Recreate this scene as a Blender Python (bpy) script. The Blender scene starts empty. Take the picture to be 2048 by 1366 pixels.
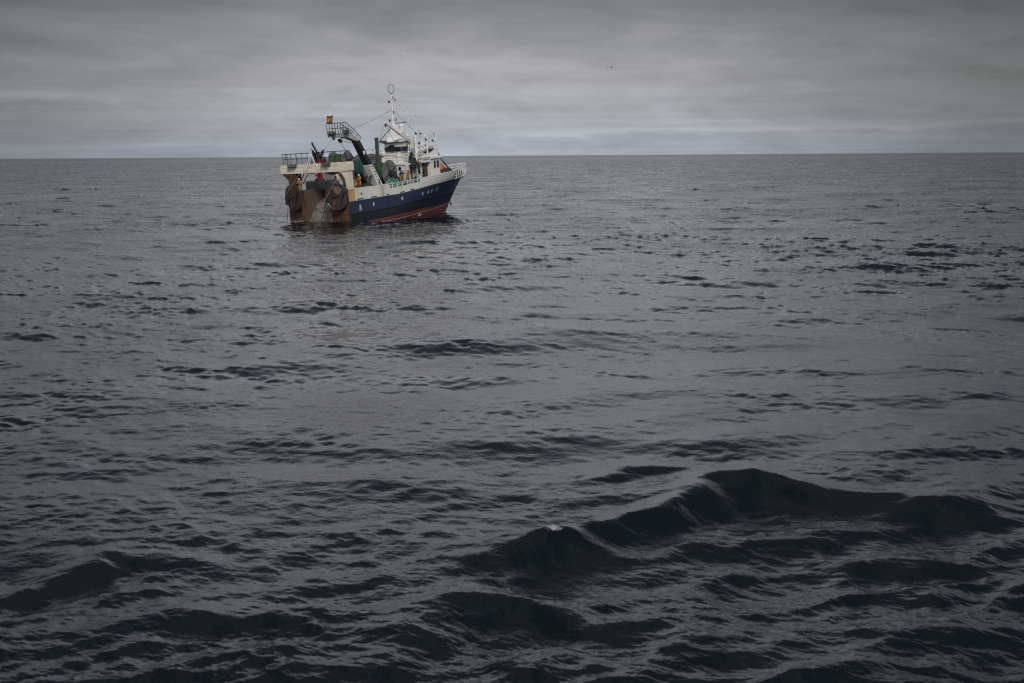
import bpy, bmesh, math, random
import numpy as np
from mathutils import Matrix, Vector
random.seed(4)
R = math.radians
scene = bpy.context.scene
COL = scene.collection

# ------------------------------------------------------------------ camera
EYE = 8.2
cam_d = bpy.data.cameras.new('camera'); cam = bpy.data.objects.new('camera', cam_d); COL.objects.link(cam)
cam_d.sensor_width = 36.0; cam_d.lens = 36.0 * 2844.0 / 2048.0
cam_d.clip_start = 0.5; cam_d.clip_end = 60000
cam.matrix_world = Matrix.Translation((0, 0, EYE)) @ Matrix.Rotation(R(90 - 7.46), 4, 'X') @ Matrix.Rotation(R(-0.363), 4, 'Z')
cam_d.dof.use_dof = True; cam_d.dof.focus_distance = 186.0; cam_d.dof.aperture_fstop = 1.8
scene.camera = cam

# ------------------------------------------------------------------ look
scene.render.engine = 'CYCLES'
scene.view_settings.view_transform = 'Standard'
scene.view_settings.look = 'None'
scene.view_settings.exposure = 0.3
scene.view_settings.gamma = 1.0
scene.cycles.max_bounces = 6
scene.cycles.use_denoising = False
scene.cycles.filter_width = 1.2
scene.cycles.use_adaptive_sampling = False
scene.cycles.caustics_reflective = False
scene.cycles.caustics_refractive = False

# ------------------------------------------------------------------ node helpers
class NT:
    def __init__(s, tree): s.t = tree; s.n = tree.nodes; s.l = tree.links
    def add(s, kind, **kw):
        n = s.n.new(kind)
        for k, v in kw.items(): setattr(n, k, v)
        return n
    def put(s, sock, v):
        if isinstance(v, bpy.types.NodeSocket): s.l.new(v, sock)
        elif v is not None: sock.default_value = v
    def math(s, op, a, b=None, c=None, clamp=False):
        n = s.add('ShaderNodeMath', operation=op, use_clamp=clamp)
        for i, v in enumerate((a, b, c)):
            if v is not None: s.put(n.inputs[i], v)
        return n.outputs[0]
    def mix(s, fac, a, b, blend='MIX'):
        n = s.add('ShaderNodeMix', data_type='RGBA', blend_type=blend)
        s.put(n.inputs[0], fac); s.put(n.inputs[6], a); s.put(n.inputs[7], b)
        return n.outputs[2]
    def sep(s, v):
        n = s.add('ShaderNodeSeparateXYZ'); s.put(n.inputs[0], v); return n.outputs
    def comb(s, x, y, z):
        n = s.add('ShaderNodeCombineXYZ')
        for i, v in enumerate((x, y, z)): s.put(n.inputs[i], v)
        return n.outputs[0]
    def noise(s, vec, scale, detail=4, rough=0.55, dist=0.0):
        n = s.add('ShaderNodeTexNoise'); s.put(n.inputs['Vector'], vec)
        n.inputs['Scale'].default_value = scale; n.inputs['Detail'].default_value = detail
        n.inputs['Roughness'].default_value = rough; n.inputs['Distortion'].default_value = dist
        return n.outputs[0]
    def ramp(s, fac, stops):
        n = s.add('ShaderNodeValToRGB'); s.put(n.inputs[0], fac)
        el = n.color_ramp.elements
        while len(el) < len(stops): el.new(0.5)
        for e, (p, c) in zip(el, stops):
            e.position = p; e.color = (c, c, c, 1) if isinstance(c, (int, float)) else (*c, 1)
        return n.outputs[0]
    def scale3(s, vec, sc):
        n = s.add('ShaderNodeMapping'); s.put(n.inputs[0], vec); n.inputs['Scale'].default_value = sc
        return n.outputs[0]

# ------------------------------------------------------------------ sky: overcast cloud deck over a physical sky
SUN_EL, SUN_AZ = R(38), R(170)            # azimuth clockwise from +Y: behind the camera, slightly to the right
world = bpy.data.worlds.new('World'); scene.world = world; world.use_nodes = True
w = NT(world.node_tree); w.n.clear()
out = w.add('ShaderNodeOutputWorld'); bg = w.add('ShaderNodeBackground'); w.l.new(bg.outputs[0], out.inputs[0])
bg.inputs[1].default_value = 0.1
sky = w.add('ShaderNodeTexSky', sky_type='NISHITA'); sky.sun_disc = False
sky.sun_elevation = SUN_EL; sky.sun_rotation = SUN_AZ
g = w.add('ShaderNodeTexCoord').outputs['Generated']
sx, sy, sz = w.sep(g)
el = w.math('MAXIMUM', sz, 0.0)
den = w.math('ADD', el, 0.035)
cu, cv = w.math('DIVIDE', sx, den), w.math('DIVIDE', sy, den)
tilt = w.math('ADD', sz, w.math('MULTIPLY', sx, 0.02))
cloud_a = w.noise(w.comb(w.math('MULTIPLY', sx, 5.5), w.math('MULTIPLY', sy, 2.0), w.math('MULTIPLY', tilt, 27.0)), 1.0, 5, 0.55, 0.7)
cloud_b = w.noise(w.comb(w.math('MULTIPLY', sx, 17.0), w.math('MULTIPLY', sy, 5.0), w.math('MULTIPLY', tilt, 70.0)), 1.0, 6, 0.6, 0.5)
streak = w.noise(w.comb(w.math('MULTIPLY', cu, 0.35), w.math('MULTIPLY', cv, 0.9), 2.0), 0.8, 4, 0.5, 0.3)
# brightness by height in front (darkened overhead as lens vignette), unseen sky behind brightened to light the ship
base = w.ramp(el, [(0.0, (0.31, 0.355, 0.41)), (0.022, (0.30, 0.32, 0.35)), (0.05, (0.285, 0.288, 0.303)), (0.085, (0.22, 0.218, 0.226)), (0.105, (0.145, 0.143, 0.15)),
                   (0.15, (0.46, 0.47, 0.48)), (0.21, (0.54, 0.55, 0.565)), (0.27, (0.34, 0.35, 0.365)), (0.35, (0.115, 0.124, 0.133)), (0.5, (0.055, 0.064, 0.070)), (1.0, (0.20, 0.205, 0.22))])  # unseen mid band raised for water sheen, higher sky lowered for dark foreground
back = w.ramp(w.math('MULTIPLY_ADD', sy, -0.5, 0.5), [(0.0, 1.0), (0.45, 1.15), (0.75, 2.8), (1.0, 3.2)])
side = w.ramp(w.math('ABSOLUTE', w.math('ADD', sx, 0.03)), [(0.0, 1.0), (0.12, 0.97), (0.24, 0.66), (0.36, 0.40), (0.7, 0.60), (1.0, 0.75)])  # sky dimmed towards both sides to imitate lens vignette
var = w.ramp(w.math('ADD', w.math('MULTIPLY', cloud_a, 0.46), w.math('ADD', w.math('MULTIPLY', cloud_b, 0.32), w.math('MULTIPLY', streak, 0.22))),
             [(0.35, 0.74), (0.5, 1.0), (0.63, 1.26)])
def gap(z0, zw, slope_, x0, x1, amt):
    d = w.math('DIVIDE', w.math('SUBTRACT', w.math('ADD', sz, w.math('MULTIPLY', w.math('SUBTRACT', cloud_b, 0.5), 0.012)), w.math('MULTIPLY_ADD', sx, slope_, z0)), zw)
    e = w.math('EXPONENT', w.math('MULTIPLY', w.math('MULTIPLY', d, d), -1.0))
    mr = w.add('ShaderNodeMapRange', interpolation_type='SMOOTHSTEP'); w.put(mr.inputs[0], sx); mr.inputs[1].default_value = x0; mr.inputs[2].default_value = x1
    return w.math('MULTIPLY', w.math('MULTIPLY', e, mr.outputs[0]), amt)
lift = w.math('ADD', w.math('ADD', gap(0.0150, 0.0022, 0.012, -0.06, 0.08, 0.20), gap(0.0215, 0.0018, 0.004, 0.02, 0.2, 0.07)), gap(0.034, 0.003, -0.02, -0.2, -0.34, 0.42))
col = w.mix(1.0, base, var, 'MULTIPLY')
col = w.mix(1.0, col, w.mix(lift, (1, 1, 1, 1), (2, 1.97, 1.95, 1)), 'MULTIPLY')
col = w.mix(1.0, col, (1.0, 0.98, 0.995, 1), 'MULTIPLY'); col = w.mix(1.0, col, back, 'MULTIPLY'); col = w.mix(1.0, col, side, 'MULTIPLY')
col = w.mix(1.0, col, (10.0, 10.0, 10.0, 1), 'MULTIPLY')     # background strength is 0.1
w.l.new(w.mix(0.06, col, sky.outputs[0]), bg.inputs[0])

sun_d = bpy.data.lights.new('sun', 'SUN'); sun = bpy.data.objects.new('sun', sun_d); COL.objects.link(sun)
sun_d.energy = 1.5; sun_d.angle = R(16); sun_d.color = (1.0, 0.97, 0.92)
sd = Vector((math.sin(SUN_AZ) * math.cos(SUN_EL), math.cos(SUN_AZ) * math.cos(SUN_EL), math.sin(SUN_EL)))
sun.rotation_euler = sd.to_track_quat('Z', 'Y').to_euler()

# ------------------------------------------------------------------ materials
def material(name):
    m = bpy.data.materials.new(name); m.use_nodes = True
    t = NT(m.node_tree); b = [n for n in t.n if n.type == 'BSDF_PRINCIPLED'][0]
    return m, t, b
def c4(c): return (*c, 1.0)
def plain(name, c, rough=0.6, metal=0.0, var=0.25, scale=2.0):
    m, t, b = material(name)
    co = t.add('ShaderNodeTexCoord').outputs['Object']
    n = t.ramp(t.noise(co, scale, 5, 0.6), [(0.3, 1 - var), (0.7, 1 + var * 0.6)])
    t.put(b.inputs['Base Color'], t.mix(1.0, c4(c), n, 'MULTIPLY'))
    b.inputs['Roughness'].default_value = rough; b.inputs['Metallic'].default_value = metal
    return m
def weathered(name, c, rust=(0.22, 0.085, 0.028), lo=0.56, hi=0.72, amount=0.85, dirt=(0.30, 0.27, 0.21), dirt_amt=0.35, rough=0.5, sc=1.0, tan=None):
    """paint with runs of rust and dirt that follow the way water runs down the ship"""
    m, t, b = material(name)
    co = t.add('ShaderNodeTexCoord').outputs['Object']
    run = t.noise(t.scale3(co, (2.2 * sc, 2.2 * sc, 0.22 * sc)), 1.0, 6, 0.6, 0.3)
    blot = t.noise(co, 0.8 * sc, 5, 0.6)
    fine = t.noise(t.scale3(co, (9, 9, 2.0)), 1.0, 4, 0.6)
    r = t.ramp(t.math('ADD', t.math('MULTIPLY', run, 0.6), t.math('MULTIPLY', blot, 0.4)), [(lo, 0.0), (hi, amount)])
    d = t.ramp(t.math('ADD', t.math('MULTIPLY', run, 0.4), t.math('MULTIPLY', fine, 0.6)), [(0.42, 0.0), (0.7, dirt_amt)])
    a = t.mix(d, c4(c), c4(dirt))
    rc = t.mix(fine, c4(rust), c4([min(1, q * 1.9) for q in rust]))
    t.put(b.inputs['Base Color'], t.mix(r, a, rc))
    t.put(b.inputs['Roughness'], t.math('MULTIPLY_ADD', r, 0.3, rough))
    return m

M = {}
M['white'] = weathered('white_paint', (0.76, 0.735, 0.69), lo=0.565, hi=0.74, dirt_amt=0.4)
M['white_clean'] = plain('clean_white_paint', (0.80, 0.79, 0.77), 0.45, var=0.08)
M['white_gantry'] = weathered('stained_gantry_paint', (0.74, 0.69, 0.57), lo=0.53, hi=0.70, rust=(0.36, 0.20, 0.07), amount=0.75, dirt_amt=0.5, dirt=(0.42, 0.37, 0.25))
M['tan'] = weathered('rusty_tan_panel', (0.62, 0.35, 0.15), lo=0.50, hi=0.66)
M['rust'] = weathered('rusty_steel', (0.05, 0.024, 0.013), rust=(0.095, 0.035, 0.014), lo=0.42, hi=0.60, dirt=(0.02, 0.016, 0.013), dirt_amt=0.8, rough=0.75)
M['rust_orange'] = weathered('bright_rust', (0.06, 0.032, 0.02), rust=(0.13, 0.054, 0.024), sc=2.2, lo=0.47, hi=0.60, dirt=(0.02, 0.014, 0.012), dirt_amt=0.8, rough=0.75)
M['door'] = weathered('blackened_rusty_steel', (0.018, 0.015, 0.014), rust=(0.10, 0.036, 0.016), lo=0.50, hi=0.66, dirt=(0.09, 0.085, 0.07), dirt_amt=0.5, rough=0.6, sc=0.9)
M['worn'] = weathered('scraped_ramp_steel', (0.23, 0.22, 0.20), rust=(0.07, 0.05, 0.038), lo=0.47, hi=0.60, amount=0.95, dirt=(0.05, 0.045, 0.04), dirt_amt=0.9, rough=0.45, sc=1.5)
M['wall'] = weathered('slipway_wall_steel', (0.15, 0.13, 0.105), rust=(0.075, 0.045, 0.028), lo=0.42, hi=0.58, dirt=(0.03, 0.032, 0.04), dirt_amt=0.7, rough=0.6)
M['blue'] = weathered('navy_hull_paint', (0.014, 0.030, 0.088), rust=(0.05, 0.026, 0.016), lo=0.55, hi=0.72, amount=0.8, dirt=(0.012, 0.018, 0.03), dirt_amt=0.6, rough=0.45)
M['blue_low'] = weathered('grimy_lower_hull_paint', (0.012, 0.018, 0.042), rust=(0.006, 0.009, 0.009), lo=0.44, hi=0.60, amount=0.9, dirt=(0.008, 0.014, 0.018), dirt_amt=0.6, rough=0.5)
# extra grime that belongs to one place on the ship: (axis value, centre, width)
def local_stain(m, axis, c, wd, colr, amt, zlo=None):
    t = NT(m.node_tree); b = [n for n in t.n if n.type == 'BSDF_PRINCIPLED'][0]
    src = b.inputs['Base Color'].links[0].from_socket; co = t.add('ShaderNodeTexCoord').outputs['Object']
    v = t.sep(co)[axis]; d = t.math('DIVIDE', t.math('SUBTRACT', v, c), wd)
    e = t.math('EXPONENT', t.math('MULTIPLY', t.math('MULTIPLY', d, d), -1.0))
    run = t.ramp(t.noise(t.scale3(co, (5, 5, 0.35)), 1.0, 5, 0.6), [(0.35, 0.25), (0.65, 1.0)])
    t.put(b.inputs['Base Color'], t.mix(t.math('MULTIPLY', t.math('MULTIPLY', e, run), amt, clamp=True), src, c4(colr)))
M['white_bulwark'] = weathered('bulwark_paint', (0.78, 0.75, 0.70), lo=0.575, hi=0.74, dirt_amt=0.35)
local_stain(M['white_bulwark'], 0, 7.6, 0.55, (0.26, 0.17, 0.08), 0.8)
local_stain(M['white_bulwark'], 0, 2.0, 0.35, (0.42, 0.26, 0.13), 0.5)
local_stain(M['white_bulwark'], 0, 11.9, 0.2, (0.30, 0.24, 0.14), 0.4)
local_stain(M['blue'], 0, 8.6, 0.22, (0.006, 0.008, 0.010), 0.9)
local_stain(M['blue'], 0, 12.35, 0.09, (0.10, 0.08, 0.02), 0.7)
local_stain(M['blue'], 0, 0.6, 1.3, (0.018, 0.022, 0.026), 0.8)
local_stain(M['blue_low'], 0, 2.0, 9.0, (0.006, 0.010, 0.011), 0.9)
local_stain(M['blue_low'], 0, 30.0, 8.0, (0.013, 0.024, 0.070), 0.85)
M['red'] = weathered('red_antifouling', (0.22, 0.058, 0.052), rust=(0.10, 0.02, 0.018), lo=0.5, hi=0.68, dirt=(0.16, 0.05, 0.045), dirt_amt=0.5, rough=0.55)
M['red_paint'] = plain('red_machine_paint', (0.20, 0.012, 0.014), 0.5)
M['black'] = plain('black_paint', (0.012, 0.012, 0.014), 0.45)
M['black_gloss'] = plain('worn_black_paint', (0.018, 0.018, 0.02), 0.35, var=0.5, scale=0.8)
M['grey'] = plain('grey_paint', (0.13, 0.14, 0.15), 0.55)
M['grey_light'] = plain('light_grey_paint', (0.33, 0.33, 0.33), 0.55, var=0.2)
M['flange'] = plain('grey_drum_steel', (0.17, 0.17, 0.175), 0.5, var=0.4, scale=1.2)
M['lamp'] = plain('floodlight_casing', (0.09, 0.092, 0.09), 0.5)
M['glass'] = plain('dark_window_glass', (0.010, 0.014, 0.028), 0.08, var=0.1)
M['blue_glass'] = plain('blue_tinted_glass', (0.008, 0.014, 0.05), 0.12, var=0.1)
M['port_glass'] = plain('pale_paint_and_glint', (0.66, 0.67, 0.68), 0.25, var=0.1)  # on portholes the pale tone is painted sky reflection; elsewhere plain pale paint
M['port_cream'] = plain('cream_porthole_cover', (0.60, 0.56, 0.40), 0.4, var=0.2)
M['blue_stick'] = plain('blue_antenna_paint', (0.03, 0.08, 0.26), 0.4)
M['olive'] = plain('grey_green_paint', (0.075, 0.085, 0.065), 0.55)
M['brown'] = plain('brown_wood', (0.10, 0.055, 0.028), 0.6, var=0.4)
M['deck'] = plain('dark_green_deck', (0.02, 0.035, 0.028), 0.7)
M['green_box'] = plain('pale_green_paint', (0.10, 0.16, 0.12), 0.6)
M['rope'] = plain('tan_rope', (0.30, 0.26, 0.19), 0.8)
M['wire'] = plain('dark_wire', (0.03, 0.03, 0.032), 0.6)
M['wire_green'] = plain('green_rope', (0.06, 0.14, 0.11), 0.8)
M['orange'] = plain('orange_plastic', (0.75, 0.13, 0.06), 0.45, var=0.15)
M['peach'] = plain('faded_orange_plastic', (0.62, 0.28, 0.14), 0.5, var=0.15)
M['buoy_red'] = plain('lifebuoy_red', (0.30, 0.05, 0.04), 0.5)
M['yellow'] = plain('yellow_oilskin', (0.44, 0.22, 0.025), 0.55, var=0.25, scale=6)
M['yellow_pale'] = plain('pale_yellow_oilskin', (0.48, 0.34, 0.08), 0.55, var=0.25, scale=6)
M['vest'] = plain('orange_lifejacket', (0.52, 0.10, 0.03), 0.6, var=0.25, scale=8)
M['jacket_dark'] = plain('dark_sweater', (0.03, 0.014, 0.016), 0.8)
M['jacket_grey'] = plain('grey_sweater', (0.16, 0.14, 0.13), 0.8)
M['skin'] = plain('skin', (0.30, 0.16, 0.10), 0.5, var=0.1)
M['boot'] = plain('rubber_boot', (0.02, 0.02, 0.022), 0.4)
M['helmet_white'] = plain('white_helmet_plastic', (0.70, 0.70, 0.64), 0.35, var=0.05)
M['helmet_blue'] = plain('blue_helmet_plastic', (0.04, 0.05, 0.20), 0.35, var=0.05)
M['helmet_yellow'] = plain('yellow_helmet_plastic', (0.50, 0.26, 0.05), 0.35, var=0.05)
M['feather'] = plain('grey_feathers', (0.025, 0.025, 0.028), 0.8)
M['feather_pale'] = plain('pale_feathers', (0.30, 0.30, 0.30), 0.8)
M['beak'] = plain('beak', (0.40, 0.22, 0.05), 0.5)

def net_material(name, c1, c2, sc=(1, 1, 1)):
    m, t, b = material(name)
    co = t.add('ShaderNodeTexCoord').outputs['Object']
    n = t.noise(t.scale3(co, sc), 2.2, 7, 0.7, 0.8)
    k = t.noise(co, 14.0, 3, 0.6)
    t.put(b.inputs['Base Color'], t.mix(t.ramp(n, [(0.35, 0.0), (0.68, 1.0)]), c4(c1), c4(c2)))
    b.inputs['Roughness'].default_value = 0.85
    bp = t.add('ShaderNodeBump'); bp.inputs['Strength'].default_value = 0.9; bp.inputs['Distance'].default_value = 0.08
    t.put(bp.inputs['Height'], t.math('ADD', n, t.math('MULTIPLY', k, 0.4))); t.put(b.inputs['Normal'], bp.outputs[0])
    return m
M['net_green'] = net_material('green_netting', (0.008, 0.030, 0.016), (0.03, 0.10, 0.045), (0.6, 4, 0.6))
M['net_teal'] = net_material('teal_netting', (0.004, 0.022, 0.022), (0.02, 0.13, 0.11), (0.6, 4, 0.6))
M['net_olive'] = net_material('olive_netting', (0.012, 0.030, 0.014), (0.07, 0.13, 0.04))
M['net_light'] = net_material('pale_teal_netting', (0.012, 0.07, 0.055), (0.22, 0.42, 0.34), (2, 2, 2))
M['net_dark'] = net_material('blackish_netting', (0.008, 0.010, 0.010), (0.035, 0.055, 0.045), (2, 2, 2))

# flag: red, yellow, red
m, t, b = material('flag_cloth')
uvz = t.sep(t.add('ShaderNodeTexCoord').outputs['Object'])
fr = t.ramp(uvz[2], [(0.0, (0.38, 0.02, 0.025)), (0.5, (0.38, 0.02, 0.025))])
st1 = t.math('GREATER_THAN', uvz[2], 0.30); st2 = t.math('LESS_THAN', uvz[2], 0.86)
t.put(b.inputs['Base Color'], t.mix(t.math('MULTIPLY', st1, st2), (0.38, 0.022, 0.03, 1), (0.46, 0.36, 0.05, 1)))
b.inputs['Roughness'].default_value = 0.8
M['flag'] = m

# ------------------------------------------------------------------ mesh helpers
class MB:
    def __init__(s): s.v = []; s.f = []; s.mi = []
    def add(s, vs, fs, mi=0):
        o = len(s.v); s.v += [tuple(v) for v in vs]
        s.f += [tuple(i + o for i in f) for f in fs]; s.mi += [mi] * len(fs); return s
    def hexa(s, p, mi=0):      # p: 4 bottom (ccw), 4 top
        return s.add(p, [(3, 2, 1, 0), (4, 5, 6, 7), (0, 1, 5, 4), (1, 2, 6, 5), (2, 3, 7, 6), (3, 0, 4, 7)], mi)
    def box(s, x0, x1, y0, y1, z0, z1, mi=0):
        return s.hexa([(x0, y0, z0), (x1, y0, z0), (x1, y1, z0), (x0, y1, z0), (x0, y0, z1), (x1, y0, z1), (x1, y1, z1), (x0, y1, z1)], mi)
    def prism(s, poly, axis, a, b, mi=0):
        """poly: 2d points in the plane across axis; 'y' -> (x,z), 'x' -> (y,z), 'z' -> (x,y)"""
        def P(q, t): return {'y': (q[0], t, q[1]), 'x': (t, q[0], q[1]), 'z': (q[0], q[1], t)}[axis]
        n = len(poly); vs = [P(q, a) for q in poly] + [P(q, b) for q in poly]
        return s.add(vs, [tuple(range(n)), tuple(range(2 * n - 1, n - 1, -1))] + [(i, (i + 1) % n, n + (i + 1) % n, n + i) for i in range(n)], mi)
    def tube(s, pts, r, n=6, mi=0, closed=False, r1=None):
        pts = [Vector(p) for p in pts]; L = len(pts); o = len(s.v)
        for i, p in enumerate(pts):
            a = pts[(i - 1) % L] if (i > 0 or closed) else p
            c = pts[(i + 1) % L] if (i < L - 1 or closed) else p
            d = (c - a).normalized()
            u = d.cross(Vector((0, 0, 1)));  u = d.cross(Vector((1, 0, 0))) if u.length < 0.15 else u
            u.normalize(); v = d.cross(u)
            rr = r if r1 is None else r + (r1 - r) * i / max(1, L - 1)
            s.v += [tuple(p + rr * (math.cos(2 * math.pi * k / n) * u + math.sin(2 * math.pi * k / n) * v)) for k in range(n)]
        m = L if closed else L - 1
        for i in range(m):
            j = (i + 1) % L
            for k in range(n):
                s.f.append((o + i * n + k, o + i * n + (k + 1) % n, o + j * n + (k + 1) % n, o + j * n + k)); s.mi.append(mi)
        if not closed:
            s.f.append(tuple(o + k for k in range(n))[::-1]); s.f.append(tuple(o + (L - 1) * n + k for k in range(n))); s.mi += [mi, mi]
        return s
    def bar(s, p0, p1, wa, wb, up=(0, 0, 1), mi=0, wa1=None, wb1=None):
        p0, p1 = Vector(p0), Vector(p1); d = (p1 - p0).normalized(); u = d.cross(Vector(up)).normalized(); v = u.cross(d)
        wa1 = wa if wa1 is None else wa1; wb1 = wb if wb1 is None else wb1
        q = lambda p, a, b: [p - u * a / 2 - v * b / 2, p + u * a / 2 - v * b / 2, p + u * a / 2 + v * b / 2, p - u * a / 2 + v * b / 2]
        return s.hexa(q(p0, wa, wb) + q(p1, wa1, wb1), mi)
    def ring(s, c, r, axis, tr, n=20, m=5, mi=0, r2=None):
        c = Vector(c); r2 = r2 or r; pts = []
        for k in range(n):
            a = 2 * math.pi * k / n; u, v = r * math.cos(a), r2 * math.sin(a)
            pts.append(c + Vector({'x': (0, u, v), 'y': (u, 0, v), 'z': (u, v, 0)}[axis]))
        return s.tube(pts, tr, m, mi, closed=True)
    def ball(s, c, rx, ry=None, rz=None, nu=12, nv=8, mi=0, z0=-1.0, noise=0.0):
        ry = ry or rx; rz = rz or rx; vs = []; fs = []
        for j in range(nv + 1):
            ph = math.pi * j / nv; zz = math.cos(ph)
            for i in range(nu):
                th = 2 * math.pi * i / nu; k = 1 + noise * random.uniform(-1, 1)
                vs.append((c[0] + rx * k * math.sin(ph) * math.cos(th), c[1] + ry * k * math.sin(ph) * math.sin(th), c[2] + rz * k * max(zz, z0)))
        for j in range(nv):
            for i in range(nu):
                a, b2 = j * nu + i, j * nu + (i + 1) % nu
                fs.append((a, b2, b2 + nu, a + nu))
        return s.add(vs, fs, mi)
    def build(s, name, mats, parent=None, smooth=False, bevel=0.0, matrix=None):
        me = bpy.data.meshes.new(name); me.from_pydata(s.v, [], s.f)
        mats = mats if isinstance(mats, (list, tuple)) else [mats]
        for q in mats: me.materials.append(M[q] if isinstance(q, str) else q)
        me.polygons.foreach_set('material_index', s.mi)
        bm = bmesh.new(); bm.from_mesh(me); bmesh.ops.remove_doubles(bm, verts=bm.verts, dist=1e-5)
        bmesh.ops.recalc_face_normals(bm, faces=bm.faces)
        if smooth:
            for f in bm.faces: f.smooth = True
            for e in bm.edges:
                if len(e.link_faces) == 2 and e.calc_face_angle(0) > R(42): e.smooth = False
        bm.to_mesh(me); bm.free()
        o = bpy.data.objects.new(name, me); COL.objects.link(o)
        if parent is not None: o.parent = parent
        if matrix is not None: o.matrix_world = matrix
        if bevel:
            bv = o.modifiers.new('edge', 'BEVEL'); bv.width = bevel; bv.segments = 2; bv.limit_method = 'ANGLE'; bv.angle_limit = R(40)
        return o
def tag(o, label=None, cat=None, group=None, kind=None):
    if label: o['label'] = label
    if cat: o['category'] = cat
    if group: o['group'] = group
    if kind: o['kind'] = kind
    return o
def interp(x, tab):
    return float(np.interp(x, [a for a, _ in tab], [b for _, b in tab]))

# ------------------------------------------------------------------ water
def wave_tile(L, N, lmin, lmax, hs, wind, spread, seed, choppy, slope=3.75):
    """one periodic patch of sea: heights and horizontal shifts from a directional spectrum"""
    rng = np.random.default_rng(seed)
    k1 = np.fft.fftfreq(N, L / N) * 2 * np.pi
    kx, ky = np.meshgrid(k1, k1, indexing='ij'); k = np.hypot(kx, ky); k[0, 0] = 1e9
    lam = 2 * np.pi / k
    cosd = (kx * math.sin(wind) + ky * math.cos(wind)) / k
    S = k ** -slope * np.exp(-(lam / lmax) ** 2.2) * np.where(lam > lmin, 1, 0) * (np.abs(cosd) ** spread + 0.05)
    amp = np.sqrt(S) * (rng.normal(size=(N, N)) + 1j * rng.normal(size=(N, N)))
    h = np.fft.ifft2(amp).real; sc = hs / 4 / h.std()
    dx = np.fft.ifft2(1j * kx / k * amp).real * sc * choppy
    dy = np.fft.ifft2(1j * ky / k * amp).real * sc * choppy
    h = h * sc
    return L, np.stack([dx, dy, h]).astype(np.float32)
def sample(tile, x, y, rot):
    L, A = tile; N = A.shape[1]; c, s_ = math.cos(rot), math.sin(rot)
    u = (c * x + s_ * y) / L * N; v = (-s_ * x + c * y) / L * N
    i = np.floor(u).astype(np.int64); j = np.floor(v).astype(np.int64); fu = u - i; fv = v - j
    i0, i1, j0, j1 = i % N, (i + 1) % N, j % N, (j + 1) % N
    fu = fu * fu * (3 - 2 * fu) * 0.35 + fu * 0.65; fv = fv * fv * (3 - 2 * fv) * 0.35 + fv * 0.65
    o = A[:, i0, j0] * (1 - fu) * (1 - fv) + A[:, i1, j0] * fu * (1 - fv) + A[:, i0, j1] * (1 - fu) * fv + A[:, i1, j1] * fu * fv
    return np.stack([c * o[0] - s_ * o[1], s_ * o[0] + c * o[1], o[2]])

def crest_field(x, y):
    """the wash's main crests, drawn on a 7 cm grid and softened so that they blend into the sea"""
    st_ = 0.07; gx = np.arange(-18, 18, st_); gy = np.arange(14, 44, st_); GX, GY = np.meshgrid(gx, gy, indexing='ij'); G = np.zeros(GX.shape)
    wx = GX + 0.28 * np.sin(GY * 1.3 + 1) + 0.12 * np.sin(GX * 3.1 + GY * 2.0); wy = GY + 0.30 * np.sin(GX * 1.1) + 0.12 * np.sin(GX * 2.7 - GY * 1.9)
    for line in CRESTS:
        best = np.full(GX.shape, 1e3); sg = np.zeros(GX.shape); hh = np.zeros(GX.shape); w0 = line[0][3]
        for (ax_, ay_, ah, _), (bx_, by_, bh, _) in zip(line[:-1], line[1:]):
            ux, uy = bx_ - ax_, by_ - ay_; L2 = ux * ux + uy * uy
            t_ = np.clip(((wx - ax_) * ux + (wy - ay_) * uy) / L2, 0, 1)
            qx, qy = wx - ax_ - t_ * ux, wy - ay_ - t_ * uy; d = np.hypot(qx, qy); k = d < best
            best = np.where(k, d, best); sg = np.where(k, (qx * -uy + qy * ux) / math.sqrt(L2), sg); hh = np.where(k, ah + (bh - ah) * t_, hh)
        front = 1 / (1 + np.exp(np.clip(sg / (0.25 * w0), -30, 30))); f = best / ((1.2 - 0.6 * front) * w0)
        G += hh * (np.exp(-f ** 1.5) - 0.28 * np.exp(-((best - 1.4 * w0) / (0.7 * w0)) ** 2) * front)
    kx, ky = np.meshgrid(np.fft.fftfreq(len(gx), st_), np.fft.fftfreq(len(gy), st_), indexing='ij')
    G = np.fft.ifft2(np.fft.fft2(G) * np.exp(-2 * (np.pi * 0.17) ** 2 * (kx ** 2 + ky ** 2))).real
    u = np.clip((x + 18) / st_, 0, len(gx) - 2.001); v = np.clip((y - 14) / st_, 0, len(gy) - 2.001)
    i, j = u.astype(int), v.astype(int); fu, fv = u - i, v - j
    inside = (np.abs(x) < 17.5) & (y > 14.5) & (y < 43.5)
    return inside * (G[i, j] * (1 - fu) * (1 - fv) + G[i + 1, j] * fu * (1 - fv) + G[i, j + 1] * (1 - fu) * fv + G[i + 1, j + 1] * fu * fv)

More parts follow.
